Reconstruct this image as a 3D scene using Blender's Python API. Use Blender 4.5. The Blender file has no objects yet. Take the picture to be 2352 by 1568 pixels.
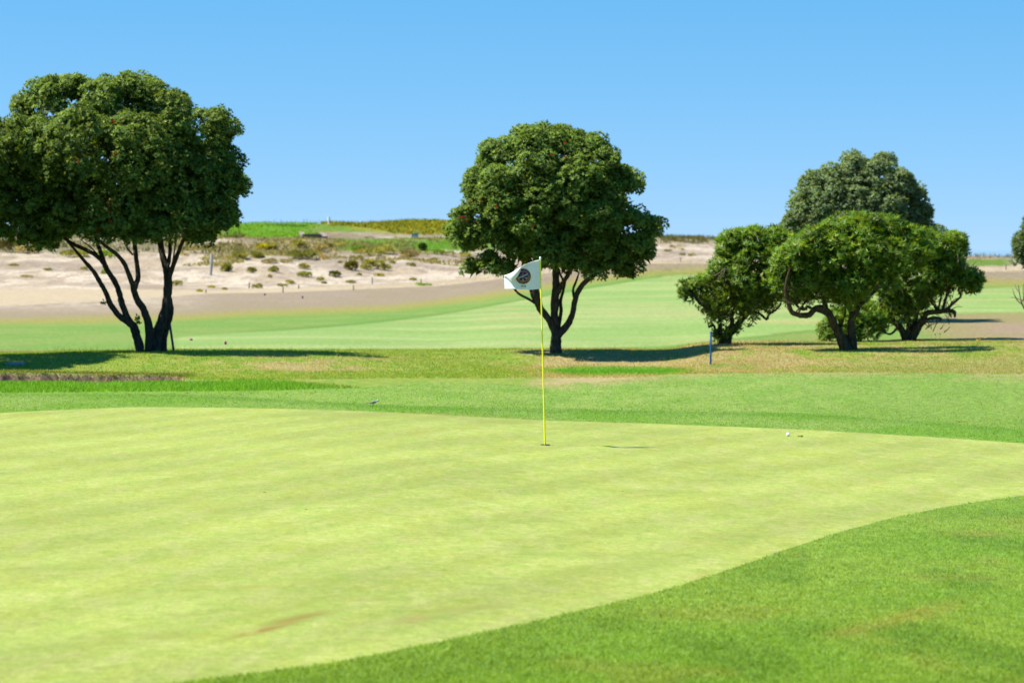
import bpy, math, random
import numpy as np
from mathutils import Vector, Matrix

random.seed(7)
RNG = np.random.default_rng(7)
scene = bpy.context.scene
COL = scene.collection

# ------------------------------------------------------------------ camera
FD, CX, CY, HOR = 5553.0, 1176.0, 784.0, 574.0      # focal length and centre in photo pixels (2352 wide)
EYE = 2.25
PITCH = math.atan((CY - HOR) / FD)
cam_data = bpy.data.cameras.new("camera")
cam = bpy.data.objects.new("camera", cam_data)
COL.objects.link(cam)
cam.location = (0, 0, EYE)
cam.rotation_euler = (math.pi / 2 - PITCH, 0, 0)
cam_data.sensor_width = 36.0
cam_data.lens = 36.0 * FD / 2352.0
cam_data.clip_end = 60000
cam_data.dof.use_dof = True
cam_data.dof.focus_distance = 28.6
cam_data.dof.aperture_fstop = 2.8
scene.camera = cam

# ------------------------------------------------------------------ light
SUN_DIR = Vector((-0.62, -0.10, 1.0)).normalized()
SUN_EL = math.asin(SUN_DIR.z)
SUN_AZ = math.atan2(SUN_DIR.x, SUN_DIR.y)            # from +Y towards +X
world = bpy.data.worlds.new("World")
scene.world = world
world.use_nodes = True
wn, wl = world.node_tree.nodes, world.node_tree.links
bg = wn["Background"]
sky = wn.new("ShaderNodeTexSky")
sky.sky_type = 'NISHITA'
sky.sun_disc = False
sky.sun_elevation = SUN_EL
sky.sun_rotation = SUN_AZ
sky.altitude = 0
sky.air_density = 1.0
sky.dust_density = 0.1
sky.ozone_density = 2.0
# deep maritime blue: the pale horizon band lies a little lower than in the model sky
tc = wn.new("ShaderNodeTexCoord")
sh = wn.new("ShaderNodeVectorMath"); sh.operation = 'ADD'; sh.inputs[1].default_value = (0, 0, 0.11)
wl.new(tc.outputs["Generated"], sh.inputs[0])
nv = wn.new("ShaderNodeVectorMath"); nv.operation = 'NORMALIZE'
wl.new(sh.outputs[0], nv.inputs[0]); wl.new(nv.outputs[0], sky.inputs[0])
gm = wn.new("ShaderNodeGamma"); gm.inputs[1].default_value = 1.34
wl.new(sky.outputs[0], gm.inputs[0])
tint = wn.new("ShaderNodeMix"); tint.data_type = 'RGBA'; tint.blend_type = 'MULTIPLY'
tint.inputs[0].default_value = 1.0; tint.inputs[7].default_value = (.63, .635, .605, 1)
wl.new(gm.outputs[0], tint.inputs[6])
hs = wn.new("ShaderNodeHueSaturation")
hs.inputs["Saturation"].default_value = 1.22
wl.new(tint.outputs[2], hs.inputs["Color"])
sp = wn.new("ShaderNodeSeparateColor"); cb = wn.new("ShaderNodeCombineColor")
wl.new(hs.outputs[0], sp.inputs[0]); wl.new(sp.outputs[0], cb.inputs[0])
for ch, power, gain in ((1, .58, 1.69), (2, .50, 2.40)):
    pw = wn.new("ShaderNodeMath"); pw.operation = 'POWER'; pw.inputs[1].default_value = power
    ml = wn.new("ShaderNodeMath"); ml.operation = 'MULTIPLY'; ml.inputs[1].default_value = gain
    wl.new(sp.outputs[ch], pw.inputs[0]); wl.new(pw.outputs[0], ml.inputs[0]); wl.new(ml.outputs[0], cb.inputs[ch])
wl.new(cb.outputs[0], bg.inputs[0])
bg.inputs[1].default_value = 0.083
sun_data = bpy.data.lights.new("sun", 'SUN')
sun_data.energy = 4.9
sun_data.angle = math.radians(0.53)
sun_data.color = (1.0, 0.955, 0.88)
sun = bpy.data.objects.new("sun", sun_data)
COL.objects.link(sun)
sun.rotation_euler = SUN_DIR.to_track_quat('Z', 'Y').to_euler()
sun.location = SUN_DIR * 80
scene.view_settings.view_transform = 'Standard'
scene.view_settings.look = 'None'
scene.view_settings.gamma = 1.0
scene.view_settings.exposure = 0.95
scene.view_settings.use_curve_mapping = False

# ------------------------------------------------------------------ projection helpers
def slope(row):
    return np.tan(np.arctan((CY - np.asarray(row, float)) / FD) - PITCH)

def ray_at(px, row, Y):
    """world point at forward distance Y on the line of sight through a photo pixel"""
    cx, cy = (px - CX) / FD, (CY - row) / FD
    den = math.cos(PITCH) + cy * math.sin(PITCH)
    return np.array([cx / den * Y, Y, EYE + Y * float(slope(row))])

def project(x, y, z):
    dz = z - EYE
    depth = y * math.cos(PITCH) - dz * math.sin(PITCH)
    up = y * math.sin(PITCH) + dz * math.cos(PITCH)
    return CX + FD * x / depth, CY - FD * up / depth

# ------------------------------------------------------------------ numpy noise
_P = np.random.default_rng(11).random((256, 256))
def vnoise(x, y):
    x = np.asarray(x, float); y = np.asarray(y, float)
    xi = np.floor(x).astype(int); yi = np.floor(y).astype(int)
    fx = x - xi; fy = y - yi
    fx = fx * fx * (3 - 2 * fx); fy = fy * fy * (3 - 2 * fy)
    a = _P[xi & 255, yi & 255]; b = _P[(xi + 1) & 255, yi & 255]
    c = _P[xi & 255, (yi + 1) & 255]; d = _P[(xi + 1) & 255, (yi + 1) & 255]
    return (a * (1 - fx) + b * fx) * (1 - fy) + (c * (1 - fx) + d * fx) * fy

def fbm(x, y, o=4):
    s = 0; a = 1; t = 0
    for i in range(o):
        s = s + a * vnoise(x * 2 ** i + 17.3 * i, y * 2 ** i + 5.1 * i); t += a; a *= 0.55
    return s / t

def sstep(a, b, x):
    t = np.clip((x - a) / (b - a), 0, 1)
    return t * t * (3 - 2 * t)

def pchip(xk, yk, x):
    xk = np.asarray(xk, float); yk = np.asarray(yk, float)
    h = np.diff(xk); d = np.diff(yk) / h
    m = np.zeros_like(yk)
    m[0], m[-1] = d[0], d[-1]
    for i in range(1, len(xk) - 1):
        if d[i - 1] * d[i] > 0:
            w1, w2 = 2 * h[i] + h[i - 1], h[i] + 2 * h[i - 1]
            m[i] = (w1 + w2) / (w1 / d[i - 1] + w2 / d[i])
    x = np.clip(x, xk[0], xk[-1])
    i = np.clip(np.searchsorted(xk, x) - 1, 0, len(h) - 1)
    t = (x - xk[i]) / h[i]
    return ((1 + 2 * t) * (1 - t) ** 2 * yk[i] + t * (1 - t) ** 2 * h[i] * m[i]
            + t * t * (3 - 2 * t) * yk[i + 1] + t * t * (t - 1) * h[i] * m[i + 1])

# ------------------------------------------------------------------ terrain
LEFT = [(44.2, 860), (45.6, 848), (48.5, 818), (51, 814), (54, 811), (57, 806), (61, 794), (75, 750), (84, 733), (95, 706),
        (112, 675), (121, 650), (135, 603), (146, 576), (158, 552), (170, 541)]
PROF = {
    -1500: LEFT, 0: LEFT,
    345: [(44.2, 866), (46, 846), (47.5, 821), (48.5, 815), (52, 807), (54, 803.5), (57, 800), (61, 790), (75, 748), (85, 728), (95, 706),
          (113, 672), (122, 650), (136, 605), (147, 570), (153, 548), (161, 544), (168, 520), (172, 516)],
    520: [(43.6, 868), (46, 848), (47.5, 823), (48.6, 815), (51, 810), (53, 804.5), (57, 801), (61, 789), (75, 748), (86, 725), (96, 705),
          (114, 670), (123, 649), (137, 605), (147, 570), (153, 548), (161, 544.5), (169, 520), (173, 516)],
    700: [(43, 869), (46, 851), (47.8, 826), (49.2, 816), (51.5, 810), (53.5, 806), (57, 802), (62, 785), (75, 748), (88, 722), (98, 703),
          (115, 667), (125, 648), (138, 605), (148, 570), (154, 548), (162, 545), (170, 520), (174, 516)],
    1000: [(43, 866), (46, 853), (49, 836), (52, 819), (55, 808), (58, 803), (64, 785), (78, 743), (90, 715), (105, 690),
           (122, 655), (132, 640), (142, 605), (150, 578), (156, 552), (163, 545), (170, 522), (175, 512)],
    1200: [(43, 866), (46, 855), (49, 849), (50.6, 843), (52, 824), (53, 810.5), (55, 803.5), (58, 799), (64, 778), (78, 735), (95, 695),
           (115, 662), (128, 642), (138, 630), (150, 598), (158, 575), (170, 550), (178, 535)],
    1500: [(43, 863), (46, 854), (49, 848), (50.8, 839), (52.5, 821), (54, 808), (56, 803), (60, 796), (68, 765), (82, 722), (100, 680),
           (122, 640), (135, 622), (148, 603), (156, 590), (165, 562), (175, 545)],
    1660: [(43, 861), (46, 851), (49, 832), (52, 808), (55, 790), (57, 785), (62, 779), (70, 752), (85, 712), (102, 672),
           (122, 640), (135, 622), (148, 606), (158, 590), (168, 570), (176, 557)],
    1950: [(43, 861), (46, 847), (49, 827), (51.5, 806), (54, 795), (57, 787), (62, 772), (70, 748), (85, 712), (102, 675),
           (122, 640), (140, 612), (155, 590), (168, 581)],
    2352: [(43, 860), (46, 842), (49, 821), (52, 800), (54.5, 787), (57, 783), (62, 768), (75, 735), (82, 716), (100, 682),
           (115, 658), (125, 640), (134, 621), (140, 613), (148, 594), (156, 590)],
}
PROF[2900] = PROF[2352]; PROF[5000] = PROF[2352]
Yk = np.concatenate([np.arange(-7, 11, 0.6), 1 / np.linspace(1 / 11.0, 1 / 41.3, 250), np.arange(41.4, 43.7, 0.09), np.arange(43.7, 44.5, 0.035), np.arange(44.5, 46, 0.09),
                     np.arange(46, 60, 0.17), np.arange(60, 110, 0.75), np.arange(110, 180, 0.6), np.arange(180, 345, 6.0)])
NEAR = [(-8, .6), (4, .6), (8, .25), (11, .02), (14, .0), (28, .0), (38, .0), (41, .0)]
_cols = sorted(PROF)
_tab = []
for c in _cols:
    p = PROF[c]
    ys = [a for a, _ in NEAR] + [a for a, _ in p]
    zs = [b for _, b in NEAR] + [EYE + a * float(slope(r)) for a, r in p]
    ye, ze = ys[-1], zs[-1]
    ys += [ye + 8, ye + 30, ye + 90, 400]; zs += [ze - 0.15, ze - 2.5, -7.5, -9.5]
    _tab.append(pchip(ys, zs, Yk))
_tab = np.array(_tab)
Uk = np.arange(-1500, 5001, 12.0)
ZT = np.array([pchip(_cols, _tab[:, j], Uk) for j in range(len(Yk))]).T      # [u, Y]

def u_of(x, y):
    return CX + FD * x / np.maximum(y, 6.0)

def bunker(u, Y):
    m = sstep(440, 330, u)
    back = 44.15 + 0.16 * (fbm(u * 0.05, 3.3, 3) - 0.5) + 0.10 * (fbm(u * 0.16, 9.3, 2) - 0.5)
    front = 41.75
    prof = sstep(front, front + 1.0, Y) * (1 - sstep(back - 0.10, back + 0.05, Y))
    lip = 0.05 * np.exp(-((Y - back - 0.15) / 0.22) ** 2)
    dip = -0.07 * sstep(40.6, 41.8, Y) * (1 - sstep(back - 0.10, back + 0.05, Y))
    return m * (-0.42 * prof + dip + lip)

def terrain(x, y):
    x = np.asarray(x, float); y = np.asarray(y, float)
    u = np.clip(u_of(x, y), Uk[0], Uk[-1] - 1e-3)
    Y = np.clip(y, Yk[0], Yk[-1] - 1e-3)
    iu = np.clip(((u - Uk[0]) / 12.0).astype(int), 0, len(Uk) - 2); fu = (u - Uk[iu]) / 12.0
    iy = np.clip(np.searchsorted(Yk, Y, side='right') - 1, 0, len(Yk) - 2); fy = (Y - Yk[iy]) / (Yk[iy + 1] - Yk[iy])
    z = (ZT[iu, iy] * (1 - fu) + ZT[iu + 1, iy] * fu) * (1 - fy) + (ZT[iu, iy + 1] * (1 - fu) + ZT[iu + 1, iy + 1] * fu) * fy
    z = z + bunker(u, Y)
    z = z - 0.035 * np.clip(x + 1.5, 0, 8) * sstep(-1.8, .3, x) * sstep(9, 14, Y) * (1 - sstep(36, 43, Y))      # the green tips to the right
    z = z + 0.05 * sstep(43, 48, Y) * (1 - sstep(60, 70, Y)) * (fbm(x * 0.9, y * 0.9, 3) - 0.5)
    z = z + 0.55 * sstep(116, 128, Y) * (1 - sstep(300, 330, Y)) * (fbm(x * 0.28, y * 0.22, 4) - 0.5)
    z = z + 0.02 * (1 - sstep(36, 40, Y)) * (fbm(x * 0.22 + 9, y * 0.22, 2) - 0.5)
    return z

def ground_at(px, row, y0=8.0, y1=330.0):
    """where the line of sight through a photo pixel first meets the ground between y0 and y1"""
    Y = np.linspace(y0, y1, 4000)
    cx, cy = (px - CX) / FD, (CY - row) / FD
    den = math.cos(PITCH) + cy * math.sin(PITCH)
    X = cx / den * Y
    d = EYE + Y * float(slope(row)) - terrain(X, Y)
    k = np.argmax(d <= 0) if (d <= 0).any() else int(np.argmin(d))
    return np.array([X[k], Y[k], float(terrain(X[k], Y[k]))])

_us = np.arange(-1500, 5001, 25.0)
def boundary(pts, y0, y1):
    """Y of a ground line given as photo points, as a function of u"""
    xs = [p[0] for p in pts]; rs = [p[1] for p in pts]
    rr = pchip(xs, rs, _us)
    out = []
    Y = np.linspace(y0, y1, 1500)
    for u, r in zip(_us, rr):
        x = (u - CX) / FD * Y
        z = terrain(x, Y)
        _, rows = project(x, Y, z)
        hit = rows <= r
        out.append(Y[np.argmax(hit)] if hit.any() else y1)
    return lambda u: np.interp(u, _us, np.array(out))

B_FRONT = boundary([(-1500, 1700), (-100, 1640), (200, 1598), (496, 1556), (775, 1519), (1000, 1475), (1240, 1423), (1500, 1362), (1700, 1300),
                    (1900, 1232), (2050, 1190), (2200, 1160), (2352, 1138), (2700, 1105), (3300, 1070), (5000, 1020)], 9.5, 60)
B_BACK = boundary([(-1500, 1080), (-200, 962), (0, 948), (150, 941), (330, 935), (500, 936), (700, 940), (850, 945), (1050, 955), (1250, 965),
                   (1500, 973), (1810, 985), (2100, 1001), (2352, 1018), (2700, 1050), (3300, 1078), (5000, 1200)], 9.5, 60)
B_COLLAR = boundary([(-1500, 960), (-200, 908), (0, 903), (200, 903), (400, 905), (600, 914), (850, 927), (1050, 934), (1250, 938), (1500, 942),
                     (1800, 948), (2100, 965), (2352, 985), (2700, 1010), (5000, 1100)], 20, 60)
B_ROUGH = boundary([(-1500, 878), (0, 876), (200, 881), (420, 879), (600, 876), (830, 891), (1000, 905), (1250, 939), (5000, 1100)], 20, 46)
B_STRIP = boundary([(-1500, 903), (0, 903), (200, 901.5), (400, 900), (600, 898), (830, 892), (1000, 890), (5000, 890)], 20, 46)
B_FOOT = boundary([(-1500, 868), (0, 866), (200, 872), (420, 873), (600, 876), (830, 889), (1000, 879), (1250, 884), (1400, 874), (1560, 860), (1700, 857), (2000, 856), (2352, 860), (5000, 862)], 20, 50)
B_FAR = boundary([(-1500, 806), (0, 806), (330, 790), (400, 776), (700, 756), (850, 743), (1000, 725), (1200, 690), (1400, 655), (1600, 629), (1800, 640), (2100, 655), (2230, 662), (2352, 659), (5000, 655)], 57, 170)
B_NEAR = boundary([(-1500, 790), (0, 790), (300, 797), (500, 800), (1100, 800), (1500, 795), (1650, 780), (1750, 770), (1850, 758), (2050, 747), (2200, 720), (2352, 716), (5000, 712)], 57, 170)
RIDGE = pchip([-1500, 0, 345, 700, 1000, 1200, 1500, 1660, 1950, 2352, 5000], [56, 56, 55.5, 56, 58, 57.5, 57, 58.5, 58, 57, 57], _us)

STAINS = [  # worn patches on the putting surface: photo x, row, length m, width m, angle, colour, strength
    (605, 1447, .62, .10, 62, (.26, .13, .035), .85), (680, 1420, .75, .16, 62, (.27, .14, .035), .75), (965, 1420, .55, .13, 50, (.36, .24, .09), .75),
    (1090, 1395, .9, .12, 50, (.36, .25, .08), .6), (850, 1376, .35, .10, 20, (.33, .24, .05), .5), (570, 1347, .8, .16, 20, (.32, .22, .04), .5),
    (1660, 1228, .5, .2, 0, (.36, .25, .08), .5), (1365, 1275, .5, .25, 0, (.35, .26, .08), .55), (1360, 1225, .3, .18, 0, (.34, .25, .06), .5),
    (630, 1345, 1.3, .2, 45, (.32, .24, .05), .4), (380, 1460, .7, .2, 10, (.32, .2, .05), .45), (450, 1408, .5, .15, 40, (.33, .22, .05), .4),
    (20, 1305, .5, .25, 0, (.3, .2, .05), .5), (890, 952, 2.2, .5, 0, (.36, .26, .10), .6), (1060, 963, 1.6, .6, 0, (.36, .27, .10), .5),
    (1270, 1200, .4, .25, 0, (.34, .26, .06), .45), (1500, 1130, 1.0, .4, 0, (.34, .27, .06), .4), (700, 1390, 1.6, .2, 55, (.33, .25, .05), .35),
    (1420, 1300, 1.5, .25, 50, (.35, .28, .07), .35), (180, 1480, .9, .2, 30, (.31, .22, .05), .35), (2250, 1225, .5, .3, 20, (.26, .2, .05), .4), (2110, 1410, 1.0, .16, 60, (.30, .22, .06), .55), (1950, 1450, .5, .15, 60, (.26, .21, .05), .4),
]
_st = []
for sx, sr, L, W, ang, c, k in STAINS:
    g = ground_at(sx, sr, 9, 60)
    _st.append((g[0], g[1], L, W, math.radians(ang), np.array(c), k))

def mix(a, b, f):
    f = np.clip(np.asarray(f), 0, 1)[..., None]
    return a * (1 - f) + b * f

C = lambda *c: np.array(c, float)
def ground_colour(x, y, z):
    """albedo of the ground and how much of each place is putting surface"""
    x = np.asarray(x, float); y = np.asarray(y, float)
    u = u_of(x, y); Y = y
    px, row = project(x, np.maximum(y, 3), z)
    n1 = fbm(x * 0.7, y * 0.5, 4); n2 = fbm(x * 2.6 + 40, y * 1.6, 4); n3 = fbm(x * 0.16 + 7, y * 0.12, 3)
    n4 = fbm(x * 6 + 3, y * 4, 3)
    one = np.ones(x.shape + (3,))
    # near rough in front of the green
    col = one * C(.142, .256, .025)
    col = mix(col, one * C(.172, .272, .033), sstep(.42, .66, n1))
    col = mix(col, one * C(.108, .205, .019), sstep(.50, .66, fbm(x * 1.5 + 40, y * .8, 3)) * .8)
    col = mix(col, one * C(.20, .23, .04), sstep(.64, .78, fbm(x * 1.3 + 80, y * .9, 3)) * .4)
    edge = np.exp(-np.maximum(0, B_FRONT(u) - Y) / 1.3)
    col = mix(col, one * C(.175, .275, .036), edge * .6)
    # collar behind the green
    back = B_BACK(u); front = B_FRONT(u)
    f = sstep(-.1, .1, Y - back)
    cc = mix(one * C(.135, .255, .024), one * C(.19, .285, .055), sstep(.35, .7, n1))
    cc = mix(cc, one * C(.085, .19, .014), np.exp(-((Y - B_COLLAR(u) + .5) / .5) ** 2) * .45)
    col = mix(col, cc, f)
    # apron
    f = sstep(-.12, .12, Y - B_COLLAR(u))
    ap = mix(one * C(.172, .285, .044), one * C(.218, .305, .064), sstep(.35, .65, n2))
    ap = mix(ap, one * C(.16, .26, .036), sstep(.5, .75, n1) * .7)
    ap = mix(ap, one * C(.158, .25, .038), sstep(1500, 2300, u) * .6)
    dry_line = np.exp(-((Y - B_FOOT(u) + 0.2) / 1.0) ** 2) * sstep(1150, 1300, u) * sstep(.38, .55, n2 + .12 * np.exp(-((u - 1500) / 250) ** 2))
    ap = mix(ap, one * C(.33, .275, .115), dry_line * .65)
    col = mix(col, ap, f)
    # lush strip at the left
    f = sstep(-.35, .35, Y - B_STRIP(u) + .5 * (n2 - .5)) * (1 - sstep(-.15, .1, Y - B_ROUGH(u))) * sstep(860, 640, u + 120 * (n2 - .5))
    col = mix(col, one * C(.135, .285, .022) * (.85 + .35 * n4[..., None]), f)
    # mound
    f = sstep(-.15, .25, Y - B_FOOT(u) + .6 * (n2 - .5))
    dryness = .27 + .32 * np.exp(-((u - 700) / 210) ** 2) * sstep(44, 47, Y) * (1 - sstep(50.5, 52.5, Y)) + .50 * sstep(1080, 1320, u) * (1 - .42 * sstep(1720, 1980, u)) - .06 * sstep(330, 200, u)
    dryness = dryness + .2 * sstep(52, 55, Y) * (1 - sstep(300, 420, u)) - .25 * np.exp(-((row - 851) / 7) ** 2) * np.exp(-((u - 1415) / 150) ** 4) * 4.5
    t = sstep(.40, .78, dryness + .75 * (n2 - .5) + .45 * (n1 - .5))
    mg = mix(one * C(.165, .255, .024), one * C(.245, .285, .045), sstep(.35, .65, n4))
    md = mix(one * C(.32, .255, .10), one * C(.35, .285, .12), sstep(.3, .7, n1))
    mo = mix(mg, md, t)
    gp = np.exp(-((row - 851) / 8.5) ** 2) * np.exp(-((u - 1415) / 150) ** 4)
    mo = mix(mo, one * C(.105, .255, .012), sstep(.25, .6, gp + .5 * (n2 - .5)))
    mo = mix(mo, one * C(.255, .25, .075), sstep(1800, 2100, u) * (1 - sstep(47, 50, Y)) * .6)
    col = mix(col, mo, f)
    # bunker sand behind the strip
    bk = 44.15 + 0.16 * (fbm(u * 0.05, 3.3, 3) - 0.5) + 0.10 * (fbm(u * 0.16, 9.3, 2) - 0.5)
    f = sstep(440, 405, u) * sstep(41.9, 42.2, Y) * (1 - sstep(.02, .05, Y - bk))
    col = mix(col, one * C(.25, .16, .115), f)
    f = sstep(470, 400, u) * np.exp(-((Y - bk - .5) / .6) ** 2) * sstep(.03, .06, Y - bk)
    col = mix(col, one * C(.20, .175, .05), f * .75)
    # valley
    rid = np.interp(u, _us, RIDGE)
    f = sstep(-.6, .6, Y - rid)
    va = mix(one * C(.150, .255, .040), one * C(.190, .262, .052), sstep(.4, .65, n1))
    dl = np.maximum(sstep(800, 808, row + 5 * (n1 - .5)) * sstep(420, 200, u), 0)
    va = mix(va, one * C(.30, .215, .11), dl)
    va = mix(va, one * C(.26, .205, .085), sstep(2060, 2200, u + 200 * (n3 - .5)) * sstep(716, 722, row) * .9)
    va = mix(va, one * C(.29, .205, .13), sstep(2150, 2330, u + 160 * (n1 - .5)) * sstep(735, 748, row) * .9)
    va = mix(va, one * C(.22, .21, .05), sstep(760, 775, row) * sstep(1600, 1800, u) * sstep(.35, .6, n1) * .7)
    col = mix(col, va, f)
    # fairway
    f = sstep(-.5, .5, Y - B_NEAR(u)) * (1 - sstep(-.6, .6, Y - B_FAR(u))) * sstep(380, 430, u + 60 * (n3 - .5))
    fw = mix(one * C(.215, .320, .078), one * C(.285, .355, .110), sstep(.35, .65, fbm(x * .18, y * .45, 3)))
    fw = mix(fw, one * C(.325, .315, .11), sstep(.58, .75, fbm(x * .22 + 30, y * .5, 3)) * .75)
    col = mix(col, fw, f)
    fw = fw * (1 + .16 * (fbm(x * .10, y * 1.4, 2) - .5))[..., None]
    col = mix(col, fw, f)
    edge = np.exp(-((Y - B_FAR(u) - 1.2) / 1.2) ** 2) * sstep(450, 700, u)
    col = mix(col, one * C(.10, .205, .025), edge * .65)
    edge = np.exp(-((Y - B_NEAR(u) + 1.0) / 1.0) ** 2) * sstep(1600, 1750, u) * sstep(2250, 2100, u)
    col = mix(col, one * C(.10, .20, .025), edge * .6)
    # far ground, in bands that climb to the dunes
    far = sstep(62, 70, Y)
    gtop = np.interp(u, [0, 400, 600, 900, 1100, 1300, 1500, 1650, 2100, 2352], [742, 733, 722, 712, 688, 655, 628, 625, 652, 652])
    q = row + 7 * (n3 - .5) + 4 * (n1 - .5)
    col = mix(col, one * C(.265, .245, .050), far * sstep(gtop + 10, gtop - 4, q + 6 * (n2 - .5)))
    col = mix(col, one * C(.27, .210, .125), far * sstep(gtop, gtop - 20, q + 6 * (n2 - .5)))
    col = mix(col, one * C(.285, .220, .148), far * sstep(gtop - 14, gtop - 34, q) * sstep(.35, .6, n1))
    pn = np.interp(u, [-200, 0, 250, 480, 650, 800, 1000, 1070, 1300, 1480, 1600, 2200, 2260, 2352], [705, 702, 690, 674, 671, 665, 657, 650, 622, 605, 604, 622, 624, 622])
    pf = np.interp(u, [-200, 0, 250, 480, 650, 800, 1000, 1070, 1300, 1480, 1600, 2200, 2260, 2352], [664, 664, 664, 667, 662, 656, 647, 638, 614, 601, 601, 614, 614, 613])
    col = mix(col, one * C(.42, .34, .24), far * sstep(725, 690, q) * sstep(540, 300, u) * sstep(.3, .55, n2))
    sand = mix(one * C(.54, .445, .325), one * C(.42, .325, .22), sstep(.42, .62, fbm(x * .55, y * .35, 4)))
    sand = mix(sand, one * C(.27, .20, .14), sstep(.60, .70, fbm(x * 2.0 + 11, y * 1.1, 3)) * .6)
    sand = mix(sand, one * C(.25, .19, .13), sstep(.46, .62, fbm(x * .2 + 61, y * .25, 3)) * .6)
    sand = mix(sand, one * C(.20, .165, .085), sstep(606, 572, q + 14 * (n2 - .5)) * sstep(.38, .56, fbm(x * .45 + 21, y * .3, 4)) * .75 * sstep(1300, 1000, u))
    col = mix(col, sand, far * sstep(pf + 2, pf - 3, q))
    inpath = far * sstep(pn + 2, pn - 1.5, row) * sstep(pf - 2, pf + 1.5, row)
    col = mix(col, one * C(.44, .345, .215) * (.9 + .2 * n2[..., None]), inpath)
    below = far * sstep(pf - 13, pf - 3, q) * (1 - inpath) * sstep(pn + 2, pn - 3, row) * 0
    # green tee banks and terrace on the dune top
    top = far * sstep(500, 540, u) * sstep(1250, 1100, u)
    col = mix(col, one * C(.24, .165, .095), top * sstep(556, 549, q) * sstep(840, 700, u))
    col = mix(col, one * C(.115, .245, .012), top * sstep(547, 543, q) * sstep(745, 690, u))
    col = mix(col, one * C(.115, .235, .015), top * sstep(579, 570, q) * sstep(549, 553, q) * sstep(760, 800, u + 30 * (n1 - .5)))
    col = mix(col, one * C(.13, .21, .015), top * sstep(536, 530, q) * sstep(700, 740, u) * sstep(870, 830, u))
    col = mix(col, one * C(.22, .225, .02), top * sstep(541, 534, q + np.interp(u, [780, 850, 930], [14, 6, 0])) * sstep(780, 830, u))
    col = mix(col, one * C(.17, .15, .055), far * sstep(562, 550, q) * sstep(1300, 1450, u) * sstep(1800, 1700, u) * sstep(.4, .55, n2))
    col = mix(col, one * C(.15, .14, .05), far * sstep(585, 570, q) * sstep(430, 250, u) * sstep(.42, .55, n2))
    col = mix(col, one * C(.12, .195, .02), far * sstep(614, 610, q) * sstep(594, 597, q) * sstep(2150, 2230, u) * sstep(2345, 2300, u))
    col = mix(col, one * C(.26, .18, .09), far * sstep(596, 592, q) * sstep(2150, 2230, u))
    for sx, sy, L, W, ang, c, k in _st:
        dx, dy = x - sx, y - sy
        a = (dx * math.cos(ang) + dy * math.sin(ang)) / L; b = (-dx * math.sin(ang) + dy * math.cos(ang)) / W
        ok = (abs(a) < 2) & (abs(b) < 2)
        w = np.where(ok, np.exp(-(a * a + b * b) * 2.2) * k * sstep(.25, .6, n4 * .5 + n2 * .5 + .1), 0)
        col = mix(col, np.broadcast_to(c, col.shape), w)
    g = np.minimum(Y - front, back - Y)
    return col * 0.80, g, u, row, rid

# ------------------------------------------------------------------ mesh helpers
def new_mesh(name, V, F, col=None, smooth=True, attrs=None):
    """V (n,3), F (m,k) with one k, or a list of faces"""
    me = bpy.data.meshes.new(name)
    V = np.ascontiguousarray(V, dtype=np.float32)
    if isinstance(F, np.ndarray):
        m, k = F.shape
        me.vertices.add(len(V)); me.vertices.foreach_set('co', V.ravel())
        me.loops.add(m * k); me.loops.foreach_set('vertex_index', F.astype(np.int32).ravel())
        me.polygons.add(m)
        me.polygons.foreach_set('loop_start', np.arange(0, m * k, k, dtype=np.int32))
        me.update(calc_edges=True)
    else:
        me.from_pydata(V.tolist(), [], F)
    if smooth:
        me.polygons.foreach_set('use_smooth', np.ones(len(me.polygons), dtype=bool))
    if col is not None:
        a = me.attributes.new('col', 'FLOAT_COLOR', 'POINT')
        rgba = np.ones((len(V), 4), np.float32); rgba[:, :3] = col
        a.data.foreach_set('color', rgba.ravel())
    for k2, v in (attrs or {}).items():
        a = me.attributes.new(k2, 'FLOAT', 'POINT'); a.data.foreach_set('value', np.ascontiguousarray(v, np.float32))
    me.update()
    return me

def link(name, me, mat=None, parent=None, kind=None):
    o = bpy.data.objects.new(name, me)
    COL.objects.link(o)
    if mat is not None and not me.materials:
        me.materials.append(mat)
    if parent is not None:
        o.parent = parent
    if kind:
        o['kind'] = kind
    return o

def thing(name, label, cat, loc, group=None):
    o = bpy.data.objects.new(name, None)
    o.empty_display_size = 0.2
    COL.objects.link(o)
    o.location = loc; o['label'] = label; o['category'] = cat
    if group: o['group'] = group
    return o

def tag(o, label, cat, group=None):
    o['label'] = label; o['category'] = cat
    if group: o['group'] = group
    return o

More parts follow.
